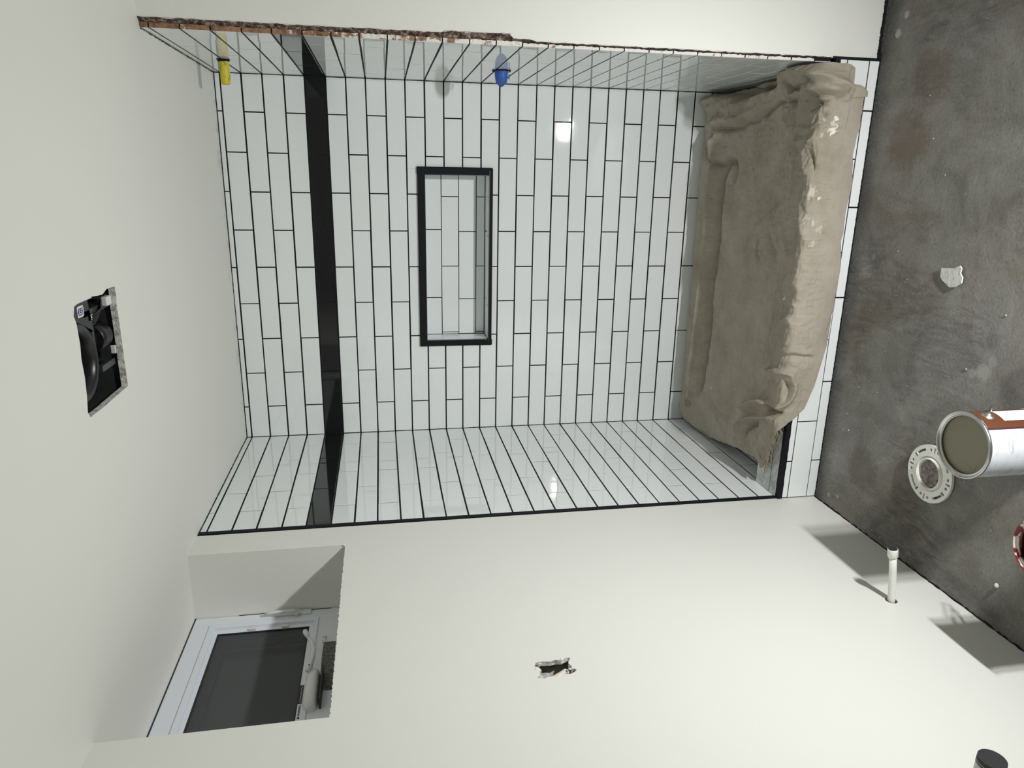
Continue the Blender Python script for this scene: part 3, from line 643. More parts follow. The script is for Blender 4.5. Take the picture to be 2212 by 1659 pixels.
tb = MB(); tb.box((FX1 - .004, -1.59, CEIL + .001), (FX1 - .0005, -1.49, CEIL + .013), .001); tb.build('edge_strip', M_VINYL2, fan)

# ================================================================== pipes on the walls
yp = thing('pipe_stub', 'yellow capped pipe stub sticking out of the tile wall, close to the ceiling', 'pipe stub', (W, -0.3585, 2.117))
a = MB(); a.lathe([(0.0001, 0.002), (0.013, 0.0), (0.0155, 0.004), (0.0165, 0.012), (0.0165, 0.078)], n=14, M=Matrix.Translation((W - 0.081, -0.3585, 2.115)) @ Matrix.Rotation(math.pi / 2, 4, 'Y')); a.build('plug', M_YELLOW, yp)
a = MB(); a.lathe([(0.0165, 0.0), (0.020, 0.0015), (0.021, 0.006), (0.024, 0.008)], n=16, M=Matrix.Translation((W - 0.008, -0.3585, 2.117)) @ Matrix.Rotation(math.pi / 2, 4, 'Y')); a.build('sealant_collar', M_GROUT, yp)
bv = thing('shower_valve', 'shower valve wrapped in crumpled blue masking tape, low on the narrow tile wall', 'shower valve', (W, -0.3915, 1.146))
a = MB()
prof = [(0.0001, -0.056), (0.009, -0.053), (0.018, -0.043), (0.023, -0.028), (0.0245, -0.012), (0.024, 0.0)]
n1 = 22; rg = []
for (r, z) in prof:
    rg.append([a.bm.verts.new((W + z + random.uniform(-.0012, .0012), -0.3915 + r * math.cos(2 * math.pi * k / n1) * random.uniform(.93, 1.07), 1.146 + r * math.sin(2 * math.pi * k / n1) * random.uniform(.93, 1.07))) for k in range(n1)])
for A, B_ in zip(rg, rg[1:]):
    for k in range(n1): a.bm.faces.new((A[k], A[(k + 1) % n1], B_[(k + 1) % n1], B_[k]))
a.build('tape_wrap', M_BLUE, bv)
a = MB(); a.box((W - .028, -0.385, 1.114), (W - .010, -0.380, 1.118)); a.build('tape_tail', M_BLUE, bv)
a = MB(); a.lathe([(0.0285, -0.003), (0.034, -0.0035), (0.035, 0.0)], n=28, M=Matrix.Translation((W - .0005, -0.3915, 1.146)) @ Matrix.Rotation(math.pi / 2, 4, 'Y')); a.build('wall_collar', M_GROUT, bv)
wp = thing('pipe_stub', 'thin white plastic water pipe stub poking out of the painted wall above the floor', 'pipe stub', (0, -1.604, 0.184))
a = MB(); a.tube([(-0.045, -1.604, 0.180), (0.0, -1.604, 0.184), (0.05, -1.603, 0.189), (0.10, -1.602, 0.196), (0.146, -1.601, 0.204)], .0102, 20); a.build('pipe', M_PVC, wp)
a = MB(); a.tube([(0.140, -1.601, 0.2032), (0.142, -1.601, 0.2035), (0.164, -1.6005, 0.2068), (0.166, -1.6005, 0.2071)], [.0125, .0142, .0142, .0136], 8); a.build('cap', M_PVC, wp)
a = MB(); a.tube([(0.1655, -1.6005, 0.2071), (0.1672, -1.6005, 0.2073)], .0120, 16); a.build('cap_end', M_DARKPLUG, wp)
dp = thing('pipe_stub', 'wide grey drain pipe stub with a dark end, cut off by the frame corner', 'pipe stub', (0, -2.27, 0.50))
a = MB(); a.tube([(-0.04, -2.27, 0.50), (0.113, -2.27, 0.50)], .025, 28, cap=False); a.build('pipe', mat('grey pipe', (0.42, 0.42, 0.41), 0.4), dp)
a = MB(); a.tube([(0.108, -2.27, 0.50), (0.122, -2.27, 0.50)], [.0252, .0245], 28); a.build('end_plug', M_DARKPLUG, dp)
cb = thing('electrical_cable', 'short pale cable lying inside the ragged outlet opening in the painted wall', 'cable', (-0.02, -1.745, 1.2))
a = MB(); a.tube([(-0.012, -1.772, 1.262), (-0.012, -1.769, 1.246), (-0.016, -1.762, 1.225), (-0.014, -1.752, 1.200), (-0.013, -1.743, 1.186), (-0.018, -1.742, 1.176), (-0.034, -1.748, 1.165), (-0.040, -1.76, 1.15)], [.003, .0048, .0065, .0075, .0070, .0055, .005, .005], 12); a.build('cable_sheath', M_WOOD, cb)

# ================================================================== toilet flange
fg = thing('toilet_flange', 'round white plastic toilet flange with slots, set in the concrete floor beside the open can', 'toilet flange', (0.324, -1.463, 0))
def arc_slot(a0, a1, r0, r1, n=7):
    o_ = [(0.324 + r1 * math.cos(math.radians(a0 + (a1 - a0) * k / n)), -1.463 + r1 * math.sin(math.radians(a0 + (a1 - a0) * k / n))) for k in range(n + 1)]
    i_ = [(0.324 + r0 * math.cos(math.radians(a1 - (a1 - a0) * k / n)), -1.463 + r0 * math.sin(math.radians(a1 - (a1 - a0) * k / n))) for k in range(n + 1)]
    return o_ + i_
def cc(r, n=48): return [(0.324 + r * math.cos(2 * math.pi * k / n), -1.463 + r * math.sin(2 * math.pi * k / n)) for k in range(n)]
hol = [cc(0.0535)]
for q in range(4):
    b0 = 90 * q + 20
    hol.append(arc_slot(b0 + 4, b0 + 34, 0.0690, 0.0762)); 
    hol.append(arc_slot(b0 + 35.5, b0 + 42, 0.066, 0.0790, 3))
    hol.append([(0.324 + 0.073 * math.cos(math.radians(b0 - 12)) + .0048 * math.cos(t), -1.463 + 0.073 * math.sin(math.radians(b0 - 12)) + .0048 * math.sin(t)) for t in [k * math.pi / 5 for k in range(10)]])
    hol.append([(0.324 + 0.073 * math.cos(math.radians(b0 + 56)) + .0048 * math.cos(t), -1.463 + 0.073 * math.sin(math.radians(b0 + 56)) + .0048 * math.sin(t)) for t in [k * math.pi / 5 for k in range(10)]])
    hol.append(arc_slot(b0 + 64.5, b0 + 69, 0.066, 0.083, 2))
a = MB(); a.plate(cc(0.0875, 72), hol, lambda x, y, d: (x, y, 0.011 - d), t=0.008); a.build('flange_ring', M_PVC, fg)
a = MB(); a.lathe([(0.0535, 0.011), (0.054, 0.0035), (0.0495, 0.003), (0.0485, 0.003), (0.0480, 0.016), (0.0462, 0.0175), (0.0435, 0.016), (0.0425, 0.0), (0.0420, -0.02)], (0.324, -1.463, 0), 56); a.build('collar', M_PVC, fg)
a = MB(); r = bmesh.ops.create_icosphere(a.bm, subdivisions=4, radius=0.0418)
for v in r['verts']:
    nz = math.sin(v.co.x * 190) * math.cos(v.co.y * 170 + v.co.x * 60) * .003
    v.co = Vector((v.co.x, v.co.y, v.co.z * .12 + nz)) + Vector((0.324, -1.463, 0.004))
M_RAG = mat('grey rag', (0.28, 0.24, 0.235), 0.95); n = N(M_RAG); n.color(n.ramp(n.noise(90, 5, .7), [(0.35, (0.11, 0.09, 0.09)), (0.6, (0.33, 0.28, 0.27))])); n.bump(n.noise(200, 5), .8, .004)
a.build('rag_plug', M_RAG, fg, smooth=True)

# ================================================================== paint cans
def can(cx, cy, h, r, label, paint, big):
    t = thing('paint_can', label, 'paint can', (cx, cy, 0))
    c0 = (cx, cy, 0)
    b = MB(); b.lathe([(0.0001, 0.003), (r - .004, 0.003), (r - .003, 0.0), (r, 0.002), (r, 0.006), (r - .0012, 0.008), (r - .0012, h - .008)], c0, 72); b.build('can_body', M_CANBODY if big else M_METAL, t)
    b = MB(); b.lathe([(r - .0012, h - .009), (r + .0008, h - .007), (r + .0014, h - .003), (r + .0005, h), (r - .0012, h + .0004), (r - .0028, h - .001), (r - .0040, h - .006), (r - .0075, h - .0065), (r - .0095, h - .004), (r - .0105, h - .0065), (r - .0095, h - .010), (r - .003, h - .011), (r - .003, h - .03)], c0, 72)
    b.build('rim', M_METAL if big else M_REDRIM, t)
    b = MB(); b.lathe([(0.0001, 0.0), (r * .6, 0.0), (r - .0032, 0.0004)], (cx, cy, h - (.0125 if big else .022)), 72); pn = b.build('paint', paint, t)
    return t, c0, pn
t, c0, pn = can(0.532, -1.740, 0.190, 0.0835, 'open gallon paint can full of beige paint, white label, standing on the concrete floor', M_CANPAINT, True)
def patch(nm, a0, a1, z0, z1, rad, mt, par, n=20):
    b = MB(); b.lathe([(rad, z0), (rad, z1)], c0, n, a0=math.radians(a0), a1=math.radians(a1)); return b.build(nm, mt, par)
patch('brown_label', -42, 78, 0.008, 0.180, 0.0830, M_CANBROWN, t, 32)
patch('instruction_label', -27, 4, 0.012, 0.122, 0.0834, M_CANTEXT, t)
patch('label_stripe', -44, -41, 0.008, 0.182, 0.0833, mat('plum stripe', (0.05, 0.012, 0.03), 0.4), t)
ea = math.radians(-12); ux = Vector((math.cos(ea), math.sin(ea), 0)); ec = Vector(c0) + ux * 0.083 + Vector((0, 0, 0.150))
RM = Matrix.Translation(ec) @ ux.to_track_quat('Z', 'Y').to_matrix().to_4x4()
b = MB(); b.lathe([(0.0001, 0.008), (0.004, 0.008), (0.006, 0.0065), (0.0085, 0.004), (0.014, 0.0025), (0.0165, -0.002)], n=32, M=RM); ear = b.build('handle_ear', M_METAL, t)
b = MB(); hub = ec + ux * 0.007; sd = Vector((-ux.y, ux.x, 0))
b.tube([hub, hub + ux * .004 + Vector((0, 0, -.004)), hub + ux * 0.012 + sd * .010 + Vector((0, 0, -.012)), hub + ux * 0.006 + sd * .030 + Vector((0, 0, -.035)), hub - ux * 0.025 + sd * .062 + Vector((0, 0, -.065)), hub - ux * 0.09 + sd * .090 + Vector((0, 0, -.092)), hub - ux * 0.150 + sd * .062 + Vector((0, 0, -.065)), hub - ux * 0.181 + sd * .02 + Vector((0, 0, -.020)), hub - ux * 0.182 + Vector((0, 0, 0))], .0016, 8); b.build('wire_handle', M_METAL, t)
b = MB(); b.tube([(0.490 + .012 * math.cos(a_), -1.772 + .010 * math.sin(a_), 0.1776) for a_ in [2.0 + k * .3 for k in range(11)]], [.0003] + [.0010] * 9 + [.0003], 6); b.build('skin_ripple', M_CANPAINT, pn)
t, c0, pn = can(0.3643, -1.9735, 0.155, 0.0725, 'open can of dark red paint with a smeared rim, at the edge of the frame', M_RED, False)
b = MB(); hy = -1.9735
b.tube([(0.3643 + .072, hy + .01, .135), (0.3643 + .075, hy + .045, .115), (0.3643 + .05, hy + .098, .085), (0.3643, hy + .118, .070), (0.3643 - .05, hy + .098, .085), (0.3643 - .075, hy + .045, .115), (0.3643 - .072, hy + .01, .135)], .0032, 8); b.build('wire_handle', M_METAL, t)

# ================================================================== plaster chip and crumbs on the floor
ch = [(0.922, -1.356), (0.925, -1.382), (0.926, -1.403), (0.937, -1.427), (0.930, -1.435), (0.917, -1.432), (0.906, -1.443), (0.890, -1.442), (0.876, -1.420), (0.872, -1.399), (0.888, -1.367), (0.896, -1.357)]
chip = MB(); chip.plate(ch, [], lambda x, y, d: (x, y, 0.0075 + (x - .9) * .05 - (y + 1.4) * .05 - d), t=0.0035); tag(chip.build('plaster_chip', M_CRUMB), 'flat broken white plaster chip lying alone on the concrete floor', 'plaster chip')
crumb = None
for i, (x, y, s) in enumerate(((.372, -1.041, .0022), (.366, -1.069, .0014), (.318, -1.065, .0032), (.311, -1.035, .0018), (.480, -1.079, .0016), (.206, -1.022, .0018), (.233, -1.229, .0014), (.030, -1.261, .0030), (.026, -1.302, .0032), (.124, -1.753, .0072), (.040, -1.011, .0014), (.064, -1.15, .0014), (.489, -1.173, .0018), (1.282, -1.228, .0022), (1.404, -1.185, .0020), (.83, -1.60, .0028), (.55, -1.30, .0014), (.66, -1.51, .003), (.95, -1.16, .0018), (1.18, -1.30, .0020), (.87, -1.22, .0015), (.34, -1.13, .0014))):
    if crumb is None:
        b = MB(); r = bmesh.ops.create_icosphere(b.bm, subdivisions=1, radius=1.0)
        for v in r['verts']: v.co = Vector((v.co.x * random.uniform(.6, 1.25), v.co.y * random.uniform(.6, 1.2), v.co.z * random.uniform(.5, .9)))
        crumb = b.build('plaster_crumb', M_CRUMB); c_ = crumb
    else:
        c_ = crumb.copy(); COL.objects.link(c_)
    c_.location = (x, y, s * .5); c_.scale = (s, s, s); c_.rotation_euler = (0, 0, i * 1.3)
    big_ = s > .006
    tag(c_, 'pointed white plaster crumb on the floor near the painted wall, largest of the crumbs' if big_ else 'tiny white plaster crumb on the grey concrete floor', 'plaster crumb', 'plaster crumbs on the floor')

# ================================================================== work lamp (outside the frame, gives the room its light)
wl = thing('work_lamp', 'small black work lamp with two heads on the floor, out of the frame', 'work lamp', (LAMP.x, LAMP.y, 0))
R4 = Matrix((side, upv, -AIM)).transposed().to_4x4()
for sgn in (-1, 1):
    M = Matrix.Translation(LAMP + side * 0.038 * sgn) @ R4
    b = MB(); b.box((-.034, -.027, 0.006), (.034, .027, .035), .004, M=M); b.build('lamp_head', M_BLKPL, wl)
b = MB(); b.box((-.05, -.012, .022), (.05, .012, .034), M=Matrix.Translation(LAMP) @ R4); b.tube([LAMP - AIM * .03, Vector((LAMP.x, LAMP.y, .10)) - AIM * .03, Vector((LAMP.x, LAMP.y, .01)) - AIM * .03], .009, 12); b.box((LAMP.x - .05, LAMP.y - .11, 0), (LAMP.x + .09, LAMP.y + .03, .012), .003); b.build('lamp_stand', M_BLKPL, wl)

# ================================================================== canvas drop cloth
PROF = [(-.012, .150), (-.022, .168), (-.05, .182), (-.09, .176), (-.14, .160), (-.25, .153), (-.45, .149), (-.62, .152), (-.75, .164), (-.82, .176), (-.88, .193), (-.922, .198), (-.944, .182), (-.951, .140), (-.949, .036)]
def spl(pts, n=12):
    Pp = np.array(pts); Pp = np.vstack([2 * Pp[0] - Pp[1], Pp, 2 * Pp[-1] - Pp[-2]]); o_ = []
    for i in range(1, len(Pp) - 2):
        for k in range(n):
            t = k / n; a, b, c, d = Pp[i - 1:i + 3]
            o_.append(.5 * (2 * b + (c - a) * t + (2 * a - 5 * b + 4 * c - d) * t * t + (-a + 3 * b - 3 * c + d) * t ** 3))
    o_.append(Pp[-2]); return np.array(o_)
Q = spl(PROF); T = np.r_[0, np.cumsum(np.linalg.norm(np.diff(Q, axis=0), axis=1))]
STROKES = [([(1.236,0.262),(1.171,0.236),(1.093,0.232),(0.935,0.231),(0.798,0.222),(0.652,0.213),(0.488,0.228),(0.31,0.219),(0.194,0.205)],0.012,-0.026),([(1.342,0.152),(1.093,0.168),(0.894,0.17),(0.644,0.163),(0.471,0.158),(0.291,0.148),(0.132,0.154)],0.04,0.032),([(1.316,0.069),(1.248,0.109),(1.216,0.187),(1.227,0.244),(1.223,0.296),(1.193,0.322),(1.134,0.303)],0.014,-0.02),([(1.372,0.112),(1.363,0.212),(1.36,0.331),(1.375,0.434),(1.401,0.534),(1.435,0.689)],0.012,-0.022),([(1.397,0.095),(1.391,0.206),(1.39,0.325),(1.402,0.428),(1.426,0.528),(1.458,0.661)],0.03,0.022),([(1.476,0.0),(1.484,0.155),(1.476,0.269),(1.453,0.33),(1.423,0.318)],0.02,0.02),([(1.451,0.685),(1.433,0.715),(1.422,0.873),(1.419,0.966),(1.404,1.003)],0.012,-0.022),([(1.456,0.716),(1.443,0.863),(1.435,0.966),(1.422,1.001)],0.02,0.016),([(1.372,0.773),(1.394,0.837),(1.401,0.911)],0.014,-0.035),([(1.403,0.911),(1.397,0.959),(1.397,0.993)],0.01,-0.02),([(1.419,0.905),(1.411,0.97),(1.408,0.997)],0.012,0.014),([(1.136,0.793),(1.242,0.779),(1.349,0.781)],0.01,0.008),([(1.15,0.78),(1.0,0.787),(0.771,0.765),(0.628,0.761),(0.483,0.769)],0.009,0.006),([(1.36,0.941),(1.359,0.962),(1.34,0.99)],0.012,-0.014),([(1.3,0.948),(1.278,0.918),(1.239,0.892),(1.172,0.933)],0.014,0.01),([(1.263,0.922),(1.224,0.936),(1.18,0.953)],0.012,-0.012),([(1.139,0.776),(1.09,0.688),(1.035,0.586),(0.977,0.492)],0.016,-0.01),([(0.951,0.554),(0.878,0.56),(0.843,0.603)],0.01,-0.008),([(0.994,0.619),(0.937,0.66),(0.887,0.731)],0.012,-0.008),([(0.979,0.761),(0.933,0.805),(0.891,0.869)],0.014,0.008),([(1.081,0.894),(1.022,0.925),(0.962,0.949)],0.014,0.008),([(0.819,0.934),(0.794,0.959),(0.74,0.951)],0.014,0.01),([(0.65,0.825),(0.686,0.922),(0.667,0.951)],0.012,0.01),([(0.242,0.588),(0.279,0.639),(0.308,0.698),(0.337,0.777),(0.345,0.855)],0.016,0.03),([(0.349,0.91),(0.368,0.944),(0.4,0.971),(0.439,0.986),(0.472,0.975),(0.492,0.945),(0.465,0.779)],0.012,0.018),([(0.324,0.813),(0.336,0.894),(0.346,0.941),(0.362,0.953)],0.01,-0.022),([(0.386,0.95),(0.423,0.965),(0.449,0.966),(0.469,0.948)],0.012,-0.014),([(0.156,0.582),(0.203,0.614),(0.242,0.694),(0.277,0.802),(0.31,0.922)],0.014,0.022),([(0.126,0.612),(0.181,0.651),(0.226,0.721),(0.272,0.833)],0.012,-0.022),([(0.188,0.554),(0.141,0.569),(0.081,0.548)],0.012,0.012),([(0.203,0.309),(0.155,0.364),(0.167,0.494)],0.016,-0.01),([(0.178,0.155),(0.101,0.128),(0.036,0.18),(0.04,0.32)],0.014,0.01),([(0.128,0.348),(0.113,0.418),(0.076,0.448)],0.01,0.008),([(0.56,0.921),(0.574,0.975),(0.567,1.055)],0.012,0.006),([(0.549,0.923),(0.56,0.985),(0.555,1.067)],0.008,-0.007),([(0.526,0.973),(0.509,1.019)],0.012,0.006),([(1.5,0.374),(1.502,0.514),(1.502,0.615)],0.014,0.03),([(1.48,0.305),(1.488,0.448),(1.478,0.621)],0.012,-0.03),([(1.454,0.455),(1.469,0.556),(1.463,0.643)],0.012,0.018),([(1.431,0.53),(1.444,0.613),(1.451,0.656)],0.01,-0.014),([(1.521,0.644),(1.526,0.749),(1.502,0.887),(1.47,0.962),(1.43,1.03)],0.022,0.034),([(1.487,0.806),(1.486,0.869),(1.472,0.925),(1.454,0.943)],0.01,-0.018),([(1.488,0.696),(1.465,0.738),(1.465,0.806),(1.474,0.889)],0.01,-0.026),([(1.224,0.435),(1.172,0.484),(1.102,0.493)],0.014,0.006),([(0.843,0.445),(0.699,0.497),(0.585,0.503)],0.03,0.004)]
NU, NV = 520, 360
def vnoise(x, y, seed):
    r = np.random.default_rng(seed); g_ = r.random((256, 256))
    xi = np.floor(x).astype(int); yi = np.floor(y).astype(int); fx = x - xi; fy = y - yi
    fx = fx * fx * (3 - 2 * fx); fy = fy * fy * (3 - 2 * fy)
    q = lambda a, b: g_[a % 256, b % 256]
    return (q(xi, yi) * (1 - fx) + q(xi + 1, yi) * fx) * (1 - fy) + (q(xi, yi + 1) * (1 - fx) + q(xi + 1, yi + 1) * fx) * fy - .5
v = np.linspace(0, T[-1], NV)
U, Tt = np.meshgrid(np.linspace(0, 1, NU), v)
yv = np.interp(v, T, Q[:, 0]); zv = np.interp(v, T, Q[:, 1])
tf = lambda y: float(np.interp(-y, -Q[:, 0][:150], T[:150]))
tz = lambda z: float(T[-1] - (z - .036))
XLk = [(0, .10), (tf(-.05), .075), (tf(-.09), .031), (tf(-.19), .010), (tf(-.33), .022), (tf(-.47), .048), (tf(-.63), .076), (tf(-.76), .100), (tf(-.80), .080), (tf(-.835), .085), (tf(-.875), .14), (tf(-.90), .22), (tf(-.93), .27), (tz(.10), .36), (tz(.067), .45), (tz(.05), .53), (tz(.036), .60)]
XRk = [(0, 1.500), (tf(-.05), 1.506), (tf(-.3), 1.508), (tf(-.6), 1.516), (tf(-.85), 1.517), (tf(-.92), 1.516), (tz(.13), 1.512), (tz(.10), 1.500), (tz(.095), 1.455), (tz(.07), 1.450), (tz(.036), 1.435)]
XL = np.interp(v, *zip(*XLk)); XRr = np.interp(v, *zip(*XRk))
XL = XL + .003 * vnoise(v * 60, v * 0, 5); XRr = XRr + .003 * vnoise(v * 90, v * 0 + 9, 6)
X = XL[:, None] * (1 - U) + XRr[:, None] * U
# wavy bottom hem: pull the last rows up a little
hem = .012 * vnoise(U[0] * 9, U[0] * 0 + 3, 8) + .006 * vnoise(U[0] * 30, U[0] * 0 + 3, 9) + np.interp(U[0], [0, .25, .4, .6, .8, 1], [0, -.002, 0.0, 0.004, .006, .002])
k_ = np.clip((Tt - (T[-1] - .10)) / .10, 0, 1); Tw = Tt - k_ * np.clip(hem, -.02, .02)[None, :] - k_ * .013
Y = np.interp(Tw, T, Q[:, 0]); Z = np.interp(Tw, T, Q[:, 1])
# straight-ish side walls of the hang bulge out a little with folds
D = np.zeros_like(X)
def seg(px, py, pts, flo=1.0):
    best = np.full(px.shape, 1e9)
    for (a, b), (c, d) in zip(pts, pts[1:]):
        vx, vy = c - a, d - b; L = vx * vx + vy * vy + 1e-12
        s_ = np.clip(((px - a) * vx + (py - b) * vy) / L, 0, 1)
        e = np.hypot(px - a - s_ * vx, py - b - s_ * vy) + .35 * 0
        best = np.minimum(best, e)
    return best
def smooth(pts, n=4):
    if len(pts) < 3: return pts
    return [tuple(p) for p in spl(pts, n)]
wob = .010 * vnoise(X * 22, Tt * 22, 31); wob2 = .010 * vnoise(X * 22, Tt * 22, 32)
for pts, wd, ht in STROKES:
    dd = seg(X + wob, Tt + wob2, smooth(pts))
    tp = np.clip(.25 + np.hypot(X - pts[0][0], Tt - pts[0][1]) / .035, 0, 1) * np.clip(.25 + np.hypot(X - pts[-1][0], Tt - pts[-1][1]) / .035, 0, 1)
    D += ht * 1.45 * tp * np.exp(-(dd / wd) ** 1.35)
# broad soft undulation and ridged wrinkles, stronger towards the two ends
e_r = np.clip((X - 1.18) / .25, 0, 1); e_l = np.clip((.33 - X) / .2, 0, 1) * np.clip((Tt - .35) / .3, 0, 1)
front = np.clip((Tt - .62) / .12, 0, 1) * np.clip((.98 - Tt) / .08, 0, 1)
amp = .35 + 1.7 * e_r + .7 * e_l + .45 * front
D += .010 * vnoise(X * 5 + 3, Tt * 7, 11) + .005 * vnoise(X * 12, Tt * 9, 12)
def ridged(x, y, s1): return 1 - np.abs(2 * vnoise(x, y, s1)) * 2
rx = X + .03 * vnoise(X * 8, Tt * 8, 21); ry = Tt + .03 * vnoise(X * 8, Tt * 8, 22)
D += .0017 * ridged(X * 75 + .5 * vnoise(X * 30, Tt * 30, 61), Tt * 40, 62) + .0011 * ridged(X * 40, Tt * 130, 63) * (1 + front)
D += amp * (.0040 * ridged(rx * 14, ry * 9, 13) ** 2 + .0020 * ridged(rx * 26, ry * 34, 14) ** 2 + .0008 * vnoise(X * 90, Tt * 90, 15))
D += e_r * (.022 * vnoise(rx * 9, ry * 6, 16) + .010 * ridged(rx * 17, ry * 13, 17)) + np.clip((X - 1.40) / .1, 0, 1) * np.clip((Tt - .55) / .15, 0, 1) * .018
gp = seg(X + wob, Tt + wob2, [(1.535, .0), (1.510, .16), (1.497, .35), (1.505, .60)]); D -= .055 * np.exp(-(gp / .022) ** 2)
D += .018 * np.exp(-(seg(X, Tt, [(1.45, .10), (1.445, .30), (1.455, .50)]) / .022) ** 2)
D -= .006
# the cloth hangs straight against the curb: damp displacement at the lowest part
damp = 1 - .75 * np.clip((Tt - (T[-1] - .09)) / .05, 0, 1)
D = D * damp
edgef = np.minimum(1, np.minimum(Tt / .03, 1) + .2)
D = D * edgef
gy = np.gradient(Y, axis=0); gz = np.gradient(Z, axis=0); L = np.hypot(gy, gz) + 1e-9
nY = gz / L; nZ = -gy / L
Y2 = Y + nY * D; Z2 = Z + nZ * D
Y2 = np.minimum(Y2, -.0045); Z2 = np.maximum(Z2, .012)
on_curb = (Y2 < CY1 + .02) & (Y2 > CY0 - .002); Z2 = np.where(on_curb, np.maximum(Z2, CZ + .006), Z2)
inside = Y2 >= CY1 + .02; Z2 = np.where(inside, np.maximum(Z2, .100), Z2)
Y2 = np.where((Z2 < CZ + .004) & (Tt > tf(-.88)), np.minimum(Y2, CY0 - .003), Y2)
X2 = np.clip(X + .002 * vnoise(Tt * 40, X * 40, 41), .004, W - .004)
V = np.stack([X2.ravel(), Y2.ravel(), Z2.ravel()], 1)
idx = np.arange(NU * NV).reshape(NV, NU)
F = np.stack([idx[:-1, :-1].ravel(), idx[:-1, 1:].ravel(), idx[1:, 1:].ravel(), idx[1:, :-1].ravel()], 1)
me = bpy.data.meshes.new('canvas_drop_cloth'); me.from_pydata(V.tolist(), [], F.tolist()); me.materials.append(M_CLOTH)
me.polygons.foreach_set('use_smooth', [True] * len(me.polygons)); me.update()
st_ = np.zeros(NU * NV); xs = X.ravel(); ts = Tt.ravel()
nn_ = vnoise(xs * 160, ts * 160, 51) + .6 * vnoise(xs * 400, ts * 400, 52)
for (cx, ct, r, a_) in ((1.316, 1.003, .013, .95), (1.350, 1.005, .008, .95), (1.333, 1.0, .014, .5), (1.345, .97, .008, .4), (1.30, .965, .007, .35), (1.02, .975, .010, .35), (1.0, 1.0, .011, .3), (1.035, .95, .012, .3), (1.281, .11, .008, .9), (1.268, .112, .006, .9), (.747, .843, .006, .9), (.675, .927, .004, .9), (1.12, .95, .018, .4), (1.10, .985, .006, .8), (.95, .985, .012, .3), (.40, .75, .004, .6), (.30, .5, .005, .5), (.25, .3, .004, .5), (.45, .4, .004, .5)):
    d_ = np.hypot(xs - cx, ts - ct) / r + nn_ * 1.4
    st_ = np.maximum(st_, a_ * np.clip((1.0 - d_) * 4, 0, 1))
ca_ = me.color_attributes.new('stain', 'FLOAT_COLOR', 'POINT')
ca_.data.foreach_set('color', np.stack([st_, st_, st_, np.ones_like(st_)], 1).ravel())
cloth = link(bpy.data.objects.new('canvas_drop_cloth', me))
md = cloth.modifiers.new('thickness', 'SOLIDIFY'); md.thickness = 0.0014; md.offset = 1
tag(cloth, 'crumpled beige canvas drop cloth with paint spots, draped over the shower curb', 'drop cloth')
# folded hem layers and frayed threads at the left end, loose flap at the right end
def sheet(name, pts_a, pts_b, nseg, amp, parent=cloth, th=0.0012, mt=M_CLOTH):
    V = []; F = []; A = spl(pts_a, 10); B_ = spl(pts_b, 10); m_ = len(A)
    for k in range(nseg + 1):
        s_ = k / nseg
        for i in range(m_):
            p = A[i] * (1 - s_) + B_[i] * s_
            w_ = amp * math.sin(i * .9 + s_ * 5) * math.sin(math.pi * s_)
            V.append((p[0], p[1], p[2] + w_))
    for k in range(nseg):
        for i in range(m_ - 1): F.append((k * m_ + i, k * m_ + i + 1, (k + 1) * m_ + i + 1, (k + 1) * m_ + i))
    o_ = mesh_obj(name, V, F, mt, parent, smooth=True); md = o_.modifiers.new('thickness', 'SOLIDIFY'); md.thickness = th; return o_
sheet('hem_flap', [(.075, -.800, .163), (.092, -.822, .168), (.085, -.835, .162), (.13, -.85, .166), (.19, -.868, .164), (.245, -.895, .163)], [(.14, -.775, .185), (.16, -.79, .196), (.19, -.81, .190), (.22, -.82, .198), (.26, -.84, .190), (.31, -.875, .182)], 14, .002)
sheet('hem_flap', [(.080, -.812, .159), (.098, -.838, .160), (.125, -.862, .159), (.17, -.872, .162), (.215, -.892, .160), (.26, -.915, .1595)], [(.13, -.80, .172), (.15, -.815, .180), (.18, -.835, .172), (.21, -.845, .182), (.25, -.865, .172), (.29, -.89, .168)], 12, .002)
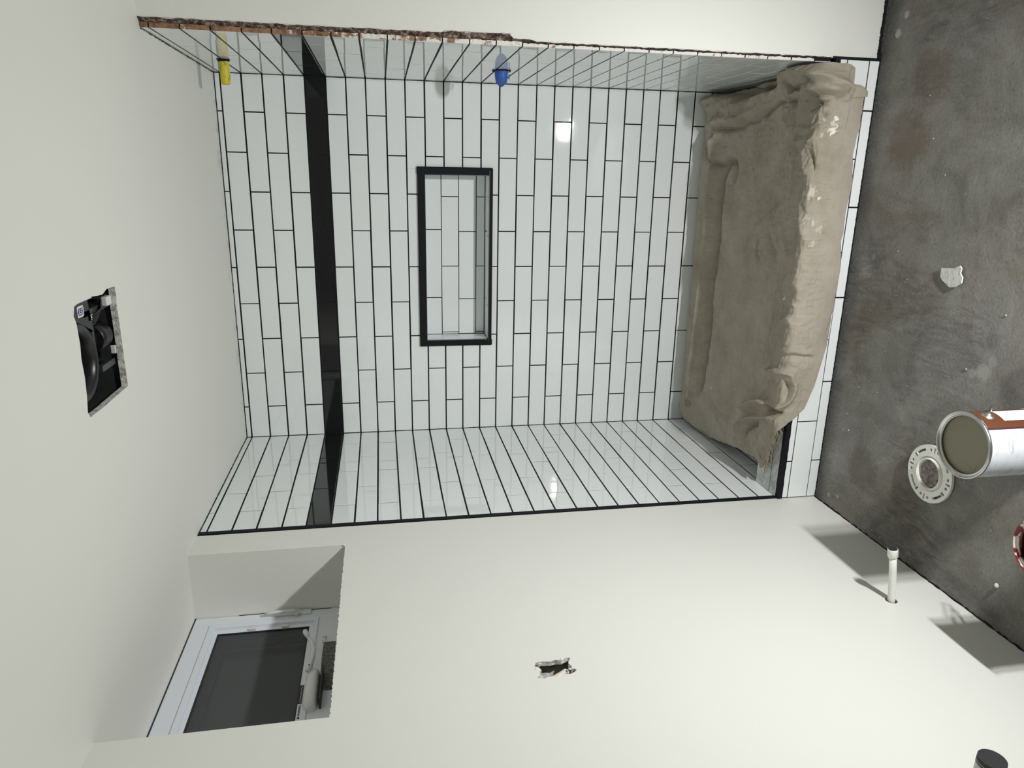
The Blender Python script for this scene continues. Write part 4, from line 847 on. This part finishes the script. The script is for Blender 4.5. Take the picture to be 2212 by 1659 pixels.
# pointed corner of the cloth hanging at the right
sheet('corner_flap', [(1.512, -.925, .158), (1.49, -.938, .152), (1.46, -.942, .148), (1.43, -.945, .145)], [(1.505, -.945, .100), (1.49, -.946, .099), (1.475, -.948, .096), (1.452, -.949, .098)], 8, .0015)
sheet('corner_flap', [(1.455, -.950, .110), (1.447, -.952, .106), (1.430, -.953, .102), (1.415, -.953, .100)], [(1.455, -.954, .075), (1.447, -.955, .058), (1.435, -.955, .045), (1.420, -.954, .042)], 8, .0015)
# wavy folded hem edges seen end on, lying on the curb
def ribbon(name, pts, w0, mt):
    A = spl(pts, 8); V = []; F = []
    for k, p in enumerate(A):
        V += [(p[0], p[1], p[2] - w0), (p[0], p[1], p[2] + w0 * .6)]
    for k in range(len(A) - 1): F.append((2 * k, 2 * k + 2, 2 * k + 3, 2 * k + 1))
    o_ = mesh_obj(name, V, F, mt, cloth, smooth=True); md = o_.modifiers.new('thickness', 'SOLIDIFY'); md.thickness = 0.0022; md.offset = 0; return o_
ribbon('folded_hem', [(0.2444, -0.8644, 0.166), (0.2236, -0.8447, 0.167), (0.1899, -0.8346, 0.166), (0.1724, -0.8099, 0.168), (0.1582, -0.7844, 0.170), (0.1541, -0.8047, 0.167), (0.1607, -0.8301, 0.166), (0.1398, -0.8284, 0.167), (0.1329, -0.8408, 0.165), (0.1048, -0.8325, 0.164), (0.0634, -0.826, 0.163)], .006, M_FRAY)
ribbon('folded_hem', [(0.2500, -0.8799, 0.161), (0.2135, -0.8639, 0.161), (0.1864, -0.8469, 0.162), (0.1577, -0.8412, 0.161), (0.1336, -0.8489, 0.162), (0.0991, -0.8401, 0.161), (0.0661, -0.8316, 0.160)], .004, M_FRAY)
fy = MB()
for k in range(46):
    s_ = k / 45; x = .085 + .17 * s_; y = -.838 - .062 * s_; z = .162
    x += random.uniform(-.004, .004)
    fy.tube([(x, y, z), (x - .002 + random.uniform(-.003, .003), y - .006, z - .001 + random.uniform(0, .002)), (x - .004 + random.uniform(-.004, .004), y - .010 - random.uniform(0, .005), z - .004)], [.0006, .0005, .0003], 5)
for k in range(26):
    s_ = k / 25; x = 1.455 - .02 * s_; z = .098 - .055 * s_
    fy.tube([(x, -.953, z), (x + random.uniform(.001, .006), -.955, z - random.uniform(-.002, .003))], [.0006, .0003], 5)
fy.build('frayed_thread', M_FRAY, cloth)['kind'] = 'stuff'
